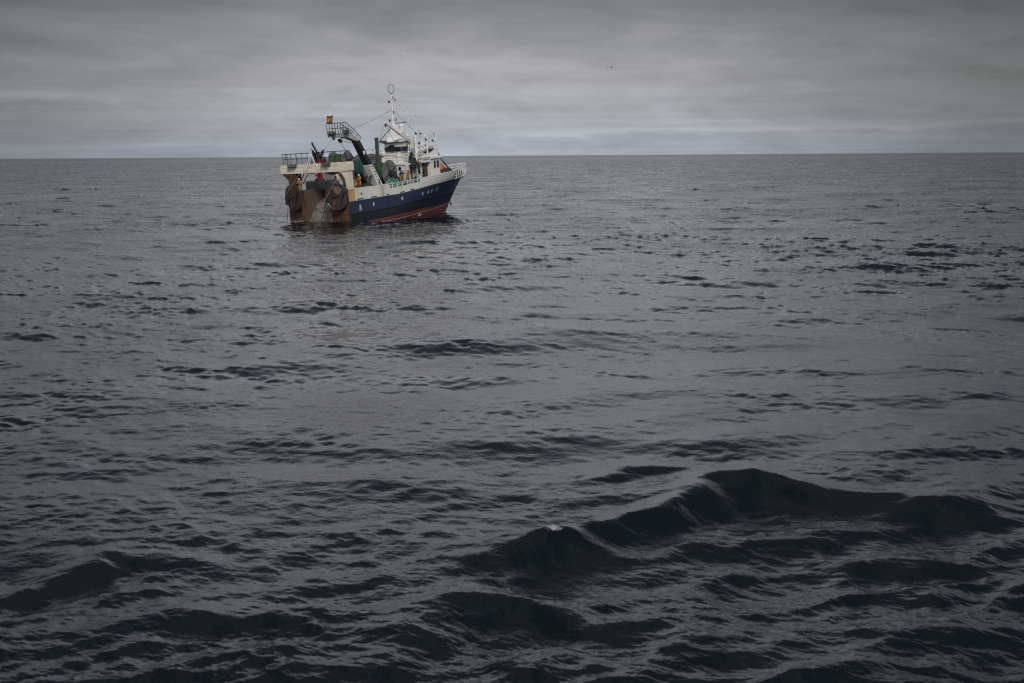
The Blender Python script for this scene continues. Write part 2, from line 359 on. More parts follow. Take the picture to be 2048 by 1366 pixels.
def build_water():
    rs = [0.5, 4, 8, 11, 13.5]; r = 15.0
    while r < 14000:
        rs.append(r)
        if r < 19: r += 0.05
        else: r += min(max(r * r * 5.2e-5, 0.03), 0.0036 * r if r < 2500 else 0.02 * r)
    rs = np.array(rs + [15000, 30000, 45000])
    fine = np.linspace(-23.5, 23.5, 1050)
    wide = 23.5 + 35 * np.linspace(0, 1, 211)[1:] ** 1.15
    rest = np.concatenate([wide, np.linspace(62, 298, 60), 360 - wide[::-1]])
    az = np.radians(np.concatenate([fine, rest]))
    nr, na = len(rs), len(az)
    RR, AA = np.meshgrid(rs, az, indexing='ij')
    X = RR * np.sin(AA); Y = RR * np.cos(AA)
    wind = R(12)
    T1 = wave_tile(331, 512, 3.5, 26, 0.46, wind, 1.6, 3, 1.0, 3.35)
    T2 = wave_tile(71, 512, 0.40, 4.2, 0.150, wind + R(9), 1.2, 8, 0.7, 3.3)
    T3 = wave_tile(13.7, 512, 0.07, 0.9, 0.030, wind - R(14), 0.9, 15, 0.9)
    D = np.zeros((3, nr, na), np.float32)
    def fade(r0, r1): return np.clip((r1 - RR) / (r1 - r0), 0, 1)
    infan = np.clip((R(58) - np.abs(((AA + np.pi) % (2 * np.pi)) - np.pi)) / R(8), 0, 1)
    gust = sample((617.0, wave_tile(617, 256, 25, 120, 4, wind, 0.2, 31, 0)[1]), X, Y, 0.4)[2]
    g2 = sample((47.0, wave_tile(47, 128, 2.5, 9, 4, wind, 0.1, 77, 0)[1]), X, Y, 1.1)[2]
    gust = np.clip(0.95 + 0.26 * gust + 0.28 * g2, 0.2, 2.4) + 1.2 * np.exp(-((X + 17) / 24) ** 2 - ((Y - 180) / 17) ** 2)      # ripples come in patches with glassy water between
    D += sample(T1, X, Y, 0.35) * (0.6 + 0.4 * np.clip((RR - 50) / 120, 0, 1)) * fade(5000, 14000) * (0.15 + 0.85 * infan)
    D += sample(T2, X, Y, -0.5) * (0.12 + 0.88 * gust) * (0.42 + 0.58 * np.clip((RR - 45) / 90, 0, 1)) * fade(900, 4000) * infan
    D += sample(T3, X, Y, 0.9) * gust * fade(150, 380) * (0.5 + 0.5 * np.clip((RR - 30) / 60, 0, 1)) * infan
    # short steep wash around the vessel the picture was taken from
    T4 = wave_tile(39, 512, 0.6, 8.0, 0.31, R(-34), 3.5, 21, 0.9, 3.8)
    T5 = wave_tile(9.1, 512, 0.06, 0.8, 0.023, R(40), 2.5, 5, 0.8, 3.5)
    near = 0.18 / (1 + np.exp((Y - 46) / 5)) + 0.86 / (1 + np.exp((Y - 30 - 0.42 * X) / 3.2))
    D += sample(T4, X + 3.0, Y + 5.0, 0.0) * near * infan
    D += sample(T5, X, Y, 0.0) * (0.35 + 0.65 * near) * fade(32, 60) * infan
    X = X + D[0]; Y = Y + D[1]; Z = D[2].copy()
    Z += 1.18 * crest_field(X + 0.8 * D[1], Y + 0.5 * D[0])
    Z -= 0.28 * np.exp(-(((X + 17) / 22) ** 2 + ((Y - 186) / 18) ** 2))      # the boat lies in the trough of a swell
    co = np.empty((nr * na, 3), np.float32); co[:, 0] = X.ravel(); co[:, 1] = Y.ravel(); co[:, 2] = Z.ravel()
    ii, jj = np.meshgrid(np.arange(nr - 1), np.arange(na), indexing='ij'); j2 = (jj + 1) % na
    quads = np.stack([ii * na + jj, (ii + 1) * na + jj, (ii + 1) * na + j2, ii * na + j2], -1).reshape(-1, 4)[:, ::-1].astype(np.int32)
    nq = len(quads)
    me = bpy.data.meshes.new('water')
    me.vertices.add(len(co)); me.vertices.foreach_set('co', co.ravel())
    me.loops.add(nq * 4); me.loops.foreach_set('vertex_index', quads.ravel())
    me.polygons.add(nq); me.polygons.foreach_set('loop_start', np.arange(0, nq * 4, 4, dtype=np.int32))
    me.polygons.foreach_set('use_smooth', np.ones(nq, bool))
    me.update(calc_edges=True)
    rough = np.interp(RR.ravel(), [15, 70, 190, 500, 1500, 6000], [0.02, 0.025, 0.05, 0.08, 0.13, 0.2]).astype(np.float32)
    at = me.attributes.new('ripple', 'FLOAT', 'POINT'); at.data.foreach_set('value', rough)
    m, t, b = material('sea_water')
    b.inputs['Base Color'].default_value = (0.0038, 0.0075, 0.0095, 1); b.inputs['IOR'].default_value = 1.333
    a = t.add('ShaderNodeAttribute', attribute_name='ripple'); t.put(b.inputs['Roughness'], a.outputs['Fac'])
    pos = t.add('ShaderNodeNewGeometry').outputs['Position']
    n1 = t.noise(t.scale3(pos, (0.8, 1.3, 1)), 5.0, 5, 0.62, 0.4)
    n2 = t.noise(t.scale3(pos, (0.6, 1.5, 1)), 0.8, 6, 0.6, 0.5)
    patch = t.ramp(t.noise(pos, 0.045, 4, 0.55, 0.6), [(0.38, 0.25), (0.62, 1.0)])
    far = t.math('MULTIPLY_ADD', a.outputs['Fac'], 6.0, -0.14, clamp=True)
    hgt = t.math('ADD', t.math('MULTIPLY', n1, 0.017), t.math('MULTIPLY', n2, t.math('MULTIPLY', far, 0.85)))
    n3 = t.noise(t.scale3(pos, (0.7, 1.5, 1)), 0.13, 4, 0.6, 0.6)
    hgt = t.math('ADD', hgt, t.math('MULTIPLY', n3, t.math('MULTIPLY', t.math('MULTIPLY_ADD', a.outputs['Fac'], 8.0, -0.5, clamp=True), 2.6)))
    bp = t.add('ShaderNodeBump'); bp.inputs['Distance'].default_value = 1.0
    t.put(bp.inputs['Strength'], t.math('MULTIPLY', patch, 1.0)); t.put(bp.inputs['Height'], hgt)
    t.put(b.inputs['Normal'], bp.outputs[0])
    # foam: a broken crest near the camera and the churned water along the hull and under the stern
    tip = np.argmax(np.where(np.hypot(X - 0.9, Y - 29.3) < 1.1, Z, -9)); tx, ty, tz = X.flat[tip], Y.flat[tip], Z.flat[tip]
    F = 0.69 * np.exp(-(((X - tx - 0.05) / 0.34) ** 2 + ((Y - ty + 0.08) / 0.24) ** 2)) * np.clip((Z - tz + 0.16) / 0.08, 0, 1)
    for fx, fy, sx_, sy_, am in ((-27.0, 183.5, 4.5, 2.2, .62), (-31.5, 187, 4.0, 1.5, .55), (-23.5, 180.6, 3.5, .9, .60), (-36, 181, 5, 1.4, .52), (-10.2, 207.5, 2.5, 2.0, .60), (-7.8, 208.5, 1.2, 1.0, .6)):
        F = np.maximum(F, am * np.exp(-(((X - fx) / sx_) ** 2 + ((Y - fy) / sy_) ** 2)))
    fa = me.attributes.new('foam', 'FLOAT', 'POINT'); fa.data.foreach_set('value', F.ravel().astype(np.float32))
    fo = t.add('ShaderNodeAttribute', attribute_name='foam').outputs['Fac']
    fn = t.math('ADD', t.math('MULTIPLY', t.noise(t.scale3(pos, (1.0, 1.6, 1)), 2.6, 6, 0.7, 0.6), 0.25), t.math('MULTIPLY', t.noise(pos, 13.0, 6, 0.8, 0.6), 0.75))
    fm = t.math('MULTIPLY', t.math('MULTIPLY_ADD', t.math('ADD', fo, fn), 4.5, -4.5, clamp=True), 0.7)
    fc = t.ramp(fo, [(0.0, 0.0), (0.15, 1.0)])
    df = t.add('ShaderNodeBsdfDiffuse'); df.inputs[0].default_value = (0.66, 0.68, 0.69, 1)
    mx = t.add('ShaderNodeMixShader'); t.put(mx.inputs[0], t.math('MULTIPLY', fm, fc)); t.l.new(b.outputs[0], mx.inputs[1]); t.l.new(df.outputs[0], mx.inputs[2])
    t.l.new(mx.outputs[0], [n for n in t.n if n.type == 'OUTPUT_MATERIAL'][0].inputs[0])
    me.materials.append(m)
    o = bpy.data.objects.new('water', me); COL.objects.link(o)
    tag(o, 'dark grey open sea with choppy waves reaching the horizon', 'sea', kind='structure')
# the wash's main crests: points of x, y (metres on the sea), height, width
CRESTS = [[(-3.4, 26.2, 0, .65), (-1.65, 27.4, .16, .65), (-.14, 28.4, .18, .65), (.92, 29.2, .42, .65), (1.7, 29.3, .20, .65), (3.2, 28.3, 0, .65)],
          [(.6, 28.9, 0, .85), (2.0, 30.2, .26, .85), (3.65, 31.9, .30, .85), (5.1, 33.8, .38, .85), (6.2, 34.6, .46, .85), (7.4, 33.6, .32, .85), (9.6, 31.8, .2, .85), (12, 30.5, 0, .85)],
          [(-3.4, 21.0, .08, .8), (-1.4, 23.9, .22, .8), (-.6, 25.1, .40, .8), (.25, 25.3, .30, .8), (2.1, 23.9, .12, .8), (3.9, 22.6, 0, .8)],
          [(-10.8, 25.0, .06, .6), (-9.2, 26.9, .16, .6), (-8.3, 28.3, .24, .6), (-7.1, 28.3, .12, .6), (-5.4, 27.1, 0, .6)],
          [(-6.4, 23.6, 0, .5), (-5.4, 24.4, .16, .5), (-4.2, 24.6, .10, .5), (-3.2, 24.0, 0, .5)],
          [(5.6, 27.0, 0, .6), (7.0, 28.2, .20, .6), (8.2, 28.2, .14, .6), (9.4, 27.2, 0, .6)],
          [(1.6, 35.0, 0, .7), (2.8, 36.6, .20, .7), (4.0, 36.2, .12, .7), (5.2, 35.0, 0, .7)]]
build_water()

# ------------------------------------------------------------------ the trawler: x forward, y to port, z up, origin at the stern waterline
BEAM = 4.8
SHIP_ROT = Matrix.Rotation(R(90 - 29.5746), 4, 'Z') @ Matrix.Rotation(R(-3.0), 4, 'Y') @ Matrix.Rotation(R(-2.5), 4, 'X')
SHIP = Matrix.Translation((-24.44972, 182.56802, -0.20909)) @ SHIP_ROT
ship = bpy.data.objects.new('fishing_trawler', None); COL.objects.link(ship); ship.matrix_world = SHIP
tag(ship, 'blue and white stern trawler with rusty stern, hauling its net on the open sea', 'fishing boat')
def part(mb, name, mats, parent=ship, **kw): return mb.build(name, mats, parent, **kw)
def aboard(x, y, z, rz=0.0, rx=0.0, ry=0.0):
    return SHIP @ Matrix.Translation((x, y, z)) @ Matrix.Rotation(R(rz), 4, 'Z') @ Matrix.Rotation(R(ry), 4, 'Y') @ Matrix.Rotation(R(rx), 4, 'X')

XB = [(-3.5, 28.0), (-1.66, 29.6), (0, 31.25), (1.1, 32.35), (2.05, 33.4), (3.74, 35.5), (4.2, 36.0), (5.5, 36.4)]
XS = [(-3.5, 3), (0, 8), (1.6, 11), (3.7, 15), (5.3, 16.5)]
PW = [(-3.5, 1.5), (0, 1.75), (1.6, 1.95), (3.7, 2.5), (5.3, 2.9)]
BZ = [(-3.5, 3.2), (-1.5, 4.5), (-0.4, 4.75), (0.5, 4.8), (6, 4.8)]
def hy(x, z):
    xb, xs = interp(z, XB), interp(z, XS); u = min(max((x - xs) / (xb - xs), 0), 1)
    return interp(z, BZ) * (1 - u ** interp(z, PW))
ZB = [(0, 2.53), (4.6, 2.57), (11.5, 2.65), (15, 2.88), (20.5, 3.26), (27.5, 3.52), (31, 3.72), (36, 4.2)]
ZS = [(0, 0.88), (11, 1.05), (15, 1.38), (22, 1.52), (33, 1.64)]
ZR = [(0, -0.36), (12, -0.06), (18.5, 0.12), (32, 0.03)]
ZT = [(0, 4.05), (9, 4.05), (17.2, 4.31), (27, 4.72), (31, 5.05), (36.3, 5.42)]

def side_grid(mb, zlo, zhi, s, nrow, mi, x0=0.0, x1=None, ncol=90, inset=0.0):
    """a strip of the shell between two height curves, out to the stem"""
    vs = []
    for j in range(nrow + 1):
        fz = j / nrow
        for i in range(ncol + 1):
            f = i / ncol; f = f if x1 is not None else 1 - (1 - f) ** 1.35
            xe = x1
            if xe is None:
                z = 1.0
                for _ in range(6):
                    xe = interp(z, XB); z = zlo(xe) * (1 - fz) + zhi(xe) * fz
            x = x0 + (xe - x0) * f; z = zlo(x) * (1 - fz) + zhi(x) * fz
            vs.append((x, s * max(hy(x, z) - inset, 0.0), z))
    fs = []
    for j in range(nrow):
        for i in range(ncol):
            a = j * (ncol + 1) + i; fs.append((a, a + 1, a + ncol + 2, a + ncol + 1))
    mb.add(vs, fs, mi)
zb = lambda x: interp(x, ZB); zs = lambda x: interp(x, ZS); zr = lambda x: interp(x, ZR); zt = lambda x: interp(x, ZT)
hull = MB()
for s in (-1, 1):
    side_grid(hull, lambda x: -3.5, zr, s, 7, 0)
    side_grid(hull, zr, zs, s, 5, 1)
    side_grid(hull, zs, zb, s, 6, 2)
hull = part(hull, 'hull', ['red', 'blue_low', 'blue'], smooth=True)

# rubbing strake and painted line
st = MB()
for s in (-1, 1):
    st.tube([(x, s * (hy(x, zs(x)) + 0.02), zs(x)) for x in list(np.linspace(0.02, 30, 60)) + [31, 32, 32.4]], 0.055, 6)
part(st, 'rub_strake', 'blue_low')
ln = MB()
for s in (-1, 1):
    L = [(10.5, -.66), (16.8, -.43), (24, -.28), (31.0, -.12)]
    xs_ = np.linspace(6, 31.0, 60)
    ln.add([p for x in xs_ for p in ((x, s * (hy(x, interp(x, L)) + .012), interp(x, L) - .03), (x, s * (hy(x, interp(x, L) + .06) + .012), interp(x, L) + .03))],
           [(2 * i, 2 * i + 2, 2 * i + 3, 2 * i + 1) for i in range(59)])
part(ln, 'waterline_stripe', 'port_glass')

# bulwark: solid white plating with a cut-out amidships, open rail at the bow
def bulwark(s):
    mb = MB()
    def top(x):
        if x < 9.0: return zt(x)
        if x < 9.45: return zt(x) + (3.5 - 4.05) * (x - 9.0) / 0.45
        if x < 16.6: return 3.5 + 0.38 * (x - 9.45) / 7.15
        if x < 17.2: return 3.88 + (zt(17.2) - 3.88) * (x - 16.6) / 0.6
        return zt(x)
    xs_ = sorted(set(list(np.linspace(0, 9, 20)) + [9.45] + list(np.linspace(9.6, 16.6, 16)) + [17.2] + list(np.linspace(17.5, 27.1, 26)) + [27.25, 27.4, 27.55, 27.7]))
    for a, b2 in zip(xs_[:-1], xs_[1:]):
        def col(x):
            zt_ = top(x)
            if x > 27.1: zt_ = zt(x) + (zb(x) + 0.03 - zt(x)) * (x - 27.1) / 0.62
            r = []
            for z in np.linspace(zb(x) + .002, zt_, 5): r.append((x, z))
            return r
        A, Bc = col(a), col(b2)
        mi = 1 if b2 <= 1.45 else 0
        o = [(x, s * (hy(x, z) + 0.015), z) for x, z in A] + [(x, s * (hy(x, z) + 0.015), z) for x, z in Bc]
        i_ = [(x, s * (hy(x, z) - 0.07), z) for x, z in A] + [(x, s * (hy(x, z) - 0.07), z) for x, z in Bc]
        mb.add(o + i_, [(k, k + 5, k + 6, k + 1) for k in range(4)] + [(k + 10, k + 15, k + 16, k + 11) for k in range(4)] + [(4, 9, 19, 14)], mi)
    return mb
for s in (-1, 1):
    bw = part(bulwark(s), 'bulwark', ['white_bulwark', 'tan'])
    cp = MB()
    cp.tube([(x, s * (hy(x, zt(x)) - .02), zt(x) + .02) for x in np.linspace(0.1, 9.0, 12)], 0.06, 6)
    part(cp, 'cap_rail', 'white_clean', bw); cp = MB()
    cp.tube([(x, s * (hy(x, zt(x)) - .02), zt(x) + .02) for x in [16.64] + list(np.linspace(17.2, 27.1, 24))], 0.06, 6)
    part(cp, 'cap_rail', 'white_clean', bw)
    if s < 0:
        fp = MB()
        for x0, x1 in ((1.83, 3.17), (4.85, 6.17), (8.36, 8.93), (11.59, 12.61), (14.03, 15.02)):
            z0 = zb(x0) + .07; z1 = zb(x1) + .07
            fp.hexa([(x0, -4.835, z0), (x1, -4.835, z1), (x1, -4.80, z1), (x0, -4.80, z0), (x0, -4.835, z0 + .13), (x1, -4.835, z1 + .13), (x1, -4.80, z1 + .13), (x0, -4.80, z0 + .13)])
            part(fp, 'freeing_port', 'black', bw); fp = MB()
    # waist rail in the cut-out
    rl = MB()
    f = lambda x, h: (x, s * 4.78, 3.5 + 0.38 * (x - 9.45) / 7.15 + h)
    rl.tube([(9.0, s * 4.78, 4.07), f(11, .52), f(13, .5), f(15, .48), f(16.9, .44)], 0.045, 6)
    rl.tube([f(9.3, .27), f(16.7, .23)], 0.03, 6)
    for x in (9.9, 11.1, 12.3, 13.6, 14.9, 16.0): rl.tube([f(x, 0), f(x, .5)], 0.05, 6)
    part(rl, 'waist_rail', 'white_clean')
# bow rail, running round the stem
def rail_line(h):
    a = []
    xs_ = list(np.linspace(27.1, 34.5, 14)) + [35.0, 35.4, 35.7, 35.95, 36.12]
    for x in xs_:
        zb_ = zb(x) + .04; z = zb_ + (zt(x) - zb_) * h
        a.append((x, -hy(x, zt(x)), z))
    return a + [(p[0], -p[1], p[2]) for p in a[::-1][1:]]
br = MB(); TOP = rail_line(1.0)
br.tube(TOP, 0.075, 6); br.tube(rail_line(0.68), 0.04, 6); br.tube(rail_line(0.36), 0.04, 6); br.tube(rail_line(0.03), 0.05, 6)
lo = rail_line(0.0)
for i in [1, 3, 5, 7, 9, 11, 13, 15, 17] + [len(TOP) - 1 - k for k in (17, 15, 13, 11, 9, 7, 5, 3, 1)]: br.tube([lo[i], TOP[i]], 0.055, 6)
part(br, 'bow_rail', 'white_clean')

# portholes
def porthole(x, z, m, r=0.2):
    n = 14; y0 = hy(x, z); dy = (hy(x + .1, z) - hy(x - .1, z)) / .2; dz = (hy(x, z + .1) - hy(x, z - .1)) / .2
    def P(rr, off): return [(x + rr * .9 * math.cos(2 * math.pi * k / n), -(y0 + dy * rr * .9 * math.cos(2 * math.pi * k / n) + dz * rr * 1.25 * math.sin(2 * math.pi * k / n)) - off, z + rr * 1.25 * math.sin(2 * math.pi * k / n)) for k in range(n)]
    rim = MB(); rim.add(P(r * 1.25, .0) + P(r * 1.2, .03) + P(r, .03), [(k, (k + 1) % n, n + (k + 1) % n, n + k) for k in range(n)] + [(n + k, n + (k + 1) % n, 2 * n + (k + 1) % n, 2 * n + k) for k in range(n)])
    q = part(rim, 'porthole', 'blue')
    part(MB().add(P(r, .028), [tuple(range(n))]), 'porthole_disc', m, q)  # pale discs have the glass reflection in their colour; cream ones are covers
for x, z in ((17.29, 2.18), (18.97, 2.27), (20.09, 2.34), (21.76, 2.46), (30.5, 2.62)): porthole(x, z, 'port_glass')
for x, z in ((2.3, 1.73), (5.27, 1.80), (11.92, 1.97)): porthole(x, z, 'port_cream', 0.21)
part(MB().prism([(2.75 + .13 * math.cos(a), 3.32 + .17 * math.sin(a)) for a in np.linspace(0, 2 * math.pi, 13)[:-1]], 'y', -4.84, -4.80), 'hawse_hole', 'black')
# lime scale run below the aftermost port, rusty run below the arch foot: thin stained plates
def streaks(x0, x1, z0, z1, n, m, name, seed):
    """one jagged stain hanging from a straight edge"""
    rnd = random.Random(seed); low = []
    for k in range(n):
        xa = x0 + (x1 - x0) * (k + .5) / n; low += [(xa - (x1 - x0) * .28 / n, z1 - (z1 - z0) * rnd.uniform(.1, .35)), (xa, z1 - (z1 - z0) * rnd.uniform(.45, 1.0))]
    P = [(x0, z1)] + low + [(x1, z1 - .15 * (z1 - z0)), (x1, z1)]
    mb = MB(); off = .019; top = [(x, z1) for x, _ in P]
    q = [(x, -(hy(x, z) + off), z) for x, z in P]; t_ = [(x, -(hy(x, z) + off), z) for x, z in top]
    mb.add(q + t_, [(k, k + 1, len(P) + k + 1, len(P) + k) for k in range(1, len(P) - 2)]); part(mb, name, m)
streaks(2.05, 2.6, 0.98, 1.55, 7, 'port_cream', 'lime_scale', 2)
# draught symbols on the red bottom
dm = MB(); X0, Z0 = 17.75, -0.86
def hp(x, z): return (x, -(hy(x, z) + .045), z)
tri = [(X0 - .18, Z0), (X0 + .18, Z0), (X0, Z0 + .36)]
for a, b2 in zip(tri, tri[1:] + tri[:1]): dm.bar(hp(*a), hp(*b2), .02, .06, up=(0, 1, 0))
part(dm, 'draught_mark', 'port_glass'); dm = MB()
for a, b2 in (((X0 + .48, Z0 - .02), (X0 + .70, Z0 + .2)), ((X0 + .70, Z0 - .02), (X0 + .48, Z0 + .2))): dm.bar(hp(*a), hp(*b2), .02, .05, up=(0, 1, 0))
part(dm, 'draught_mark', 'port_glass')
# stern thruster boss / anchor fitting at the stem
part(MB().ball((31.35, -0.15, -.25), .16, .14, .2).tube([(31.35, -.15, -.2), (31.4, -.12, .25)], .05), 'stem_fitting', 'black')

# decks
def deck(z, x0, x1, inset, name, m):
    xs_ = np.linspace(x0, x1, 40); P = [(x, -(max(hy(x, z) - inset, .01))) for x in xs_] + [(x, max(hy(x, z) - inset, .01)) for x in xs_[::-1]]
    part(MB().prism(P, 'z', z - .08, z), name, m)
deck(3.42, 9.0, 35.0, .085, 'working_deck', 'deck')
for s in (-1, 1):
    part(MB().box(0.16, 9.0, min(s * 2.2, s * 4.72), max(s * 2.2, s * 4.72), 3.84, 3.94), 'side_deck', 'black_gloss')
# stern: two rusty blocks either side of the slipway
for s in (-1, 1):
    y0, y1 = (2.2, 4.79) if s > 0 else (-4.79, -1.95)
    tb = MB().box(-.02, .16, y0, y1, -2.5, 1.0, 1).box(-.02, .16, y0, y1, 1.002, 4.06, 0)
    tb.tube([(-.03, y0 + .05, 1.0), (-.03, y1 - .02, 1.0)], .05, 6, 0)
    tb.tube([(-.01, y0, 4.08), (-.01, y1, 4.08)], .07, 6, 0)
    part(tb, 'transom', ['rust_orange', 'rust'])
    yi = y0 if s > 0 else y1
    part(MB().prism([(0, -2.5), (9.5, -2.5), (9.5, 4.2), (0, 4.16)], 'y', yi - (.10 if s > 0 else 0), yi + (0 if s > 0 else .10)).tube([(0.05, yi, 4.22), (9.4, yi, 4.26)], .07), 'slipway_wall', 'wall', bevel=.02)
    part(MB().tube([(.02, yi - s * .12, -1.5), (.02, yi - s * .12, 4.1)], .14, 8), 'corner_roller', 'rust_orange' if s > 0 else 'worn', smooth=True)
part(MB().prism([(0.0, -.75), (.8, .5), (1.7, 1.6), (2.8, 2.5), (4.6, 3.2), (6.6, 3.4), (9.0, 3.42), (9.0, 3.2), (6.6, 3.05), (2.0, 1.2), (0.0, -2.2)], 'y', -1.95, 2.1), 'slipway_ramp', 'worn')
for y0, y1 in ((-4.72, -1.9), (2.1, 4.72)): part(MB().box(8.95, 9.1, y0, y1, 3.3, 4.0), 'deck_step', 'grey')

# aft gantry: two legs and a heavy crossbeam with a railed walkway on top
gan = MB()
P_ = [(5.62, 6.46), (5.66, 7.28), (5.5, 7.52), (-4.85, 7.52), (-4.98, 7.2), (-5.0, 6.42), (-4.1, 6.36), (4.6, 6.38)]
ax0 = MB().prism([(p[0], p[1]) for p in P_], 'x', 0.0, 1.45)
ax0.box(-.03, -.001, -4.2, 5.4, 6.62, 6.68); ax0.box(-.03, -.001, -4.2, 5.4, 7.16, 7.21)
beam = part(ax0, 'gantry_beam', 'white_gantry', bevel=.08)
lg = MB().prism([(-4.86, 6.40), (-4.9, 4.02), (-4.55, 4.02), (-4.45, 5.0), (-4.2, 5.7), (-3.7, 6.15), (-3.2, 6.40)], 'x', 0.12, 1.2)
lg2 = MB().prism([(-4.5, 4.03), (-4.1, 4.03), (-4.12, 5.0), (-3.75, 5.7), (-3.2, 6.05), (-2.7, 6.38), (-3.3, 6.38), (-3.95, 6.1), (-4.4, 5.4)], 'x', 0.02, 0.9)
a_ = part(lg, 'gantry_leg', 'white_gantry'); part(lg2, 'knee_bracket', 'rust_orange', a_)
a_ = part(MB().prism([(5.55, 6.44), (4.55, 5.55), (4.5, 3.95), (3.35, 3.95), (3.3, 6.40)], 'x', 0.1, 1.2), 'gantry_leg', 'rust')
part(MB().tube([(.6, 3.2, 5.0), (.6, 2.3, 6.4)], .07).tube([(1.0, 3.0, 5.0), (1.0, 1.9, 6.4)], .06), 'brace', 'black', a_)
def railing(path, h, posts, name, r=.035, mid=True, m='black', lean=(0, 0, 0), n=1):
    mb = MB(); V_ = [Vector(p) for p in path]; up = Vector((lean[0], lean[1], h))
    mb.tube([p + up for p in V_], r * 1.15, 5)
    if mid: mb.tube([p + up * .52 for p in V_], r * .8, 5)
    L = [(b2 - a2).length for a2, b2 in zip(V_[:-1], V_[1:])]; tot = sum(L)
    for k in range(posts):
        d = tot * k / (posts - 1)
        for i, l in enumerate(L):
            if d <= l + 1e-6: break
            d -= l
        p = V_[i].lerp(V_[i + 1], min(1, d / L[i])); mb.tube([p, p + up], r, 5)
    return mb
gr = railing([(1.3, 5.4, 7.52), (.15, 5.4, 7.52), (.15, -4.65, 7.52), (1.3, -4.65, 7.52)], 1.38, 15, 'r')
gr.tube([(1.3, 5.4, 8.9), (1.3, -4.65, 8.9)], .04, 5)
gr.tube([(.15, 4.7, 8.9), (.15, 4.1, 7.5)], .035, 5); gr.tube([(.15, 3.2, 8.9), (.15, 2.6, 7.5)], .035, 5)
part(gr, 'gantry_railing', 'black')
def floodlight(p, yaw, tilt, size=(.55, 1.25, .38)):
    mb = MB(); a, b2, c = size
    mb.hexa([(-a / 2, -b2 / 2 + .08, -c / 2), (a / 2, -b2 / 2 + .08, -c / 2), (a / 2, b2 / 2 - .08, -c / 2), (-a / 2, b2 / 2 - .08, -c / 2),
             (-a / 2, -b2 / 2, c / 2), (a / 2, -b2 / 2, c / 2), (a / 2, b2 / 2, c / 2), (-a / 2, b2 / 2, c / 2)])
    mb.tube([(a / 2 - .05, 0, 0), (a / 2 + .35, 0, -.1)], .05)
    o = mb.build('floodlight', 'lamp', ship, bevel=.03)
    o.location = p; o.rotation_euler = (0, R(tilt), R(yaw)); return o
floodlight((-.25, 3.5, 7.38), 8, 12); floodlight((-.25, -1.85, 7.36), -6, 12)
af = MB().tube([(-.12, .52, 8.97), (-.12, 1.47, 6.67)], .055).tube([(-.12, .52, 8.97), (-.12, -.49, 6.77)], .055).tube([(-.12, .85, 8.2), (-.12, .22, 8.25)], .04)
part(af, 'hanging_frame', 'white_clean')
part(MB().tube([(-.1, .45, 8.2), (-.1, .4, 7.9)], .05).ball((-.1, .4, 7.75), .1, .12, .2), 'signal_lamp', 'lamp')
# blackened fender plates hung below the beam
part(MB().prism([(-1.2, 6.37), (-3.1, 6.37), (-2.9, 6.15), (-2.2, 5.98), (-1.5, 6.12)], 'x', .3, 1.1), 'beam_bracket', 'black')
part(MB().prism([(1.3, 6.38), (.2, 6.38), (.3, 6.3), (.8, 6.24), (1.2, 6.3)], 'x', .1, 1.1), 'beam_bracket', 'black')
blk = part(MB().tube([(-.55, -3.7, 6.4), (-.55, -3.72, 6.05)], .04), 'towing_block', 'wire')
part(MB().prism([(-3.72 + .22 * math.cos(a), 5.65 + .45 * math.sin(a)) for a in np.linspace(0, 2 * math.pi, 15)[:-1]], 'x', -.75, -.4), 'sheave', 'port_cream', blk, bevel=.04)
part(MB().prism([(-3.62 + .16 * math.cos(a), 5.55 + .40 * math.sin(a)) for a in np.linspace(0, 2 * math.pi, 15)[:-1]], 'x', -.82, -.76), 'cheek_plate', 'door', blk)

# crane on its grey house, port side of the slipway
part(MB().box(3.4, 5.6, .55, 4.45, 3.95, 5.22), 'crane_house', 'grey', bevel=.05)
part(MB().box(3.9, 5.5, .42, 1.95, 5.221, 6.30), 'crane_house', 'grey_light', bevel=.04)
part(MB().box(3.38, 3.399, 2.9, 2.95, 4.0, 5.2), 'hatch_frame', 'black'); part(MB().box(3.3, 3.379, 3.9, 4.3, 3.95, 4.25), 'bollard', 'black')
cr = MB().tube([(4.4, 2.45, 5.22), (4.4, 2.45, 5.42)], .95, 14).tube([(4.4, 2.45, 5.42), (4.4, 2.45, 5.75)], .85, 14, r1=.5).tube([(4.4, 2.45, 5.7), (4.4, 2.45, 7.9)], .55, 14, r1=.5)
cr.bar((3.6, 2.9, 5.9), (5.2, 1.9, 5.9), .25, .3).bar((4.4, 2.5, 7.7), (4.1, 1.55, 7.45), .6, .75)
cr = part(cr, 'deck_crane', 'red_paint', bevel=.03)
ca = MB().bar((4.4, 2.9, 7.2), (3.9, 3.15, 9.1), .35, .45, wa1=.25, wb1=.2).bar((4.3, 2.4, 7.9), (4.1, 1.75, 9.05), .3, .35, wa1=.12, wb1=.15)
ca.bar((4.2, 2.4, 7.6), (4.1, 2.55, 8.9), .3, .5).bar((4.1, 2.5, 8.6), (3.2, 2.6, 10.0), .16, .16).ball((3.2, 2.6, 10.05), .12, .14, .2)
ca.bar((4.1, 1.95, 8.4), (4.1, 1.45, 9.25), .14, .2, wa1=.05, wb1=.08).bar((4.3, 3.0, 8.4), (4.2, 3.6, 9.35), .2, .34, wa1=.05, wb1=.07).tube([(4.2, 2.9, 8.2), (4.0, 1.9, 8.3), (4.1, 1.3, 7.9)], .1)
part(ca, 'crane_arm', 'black', cr)

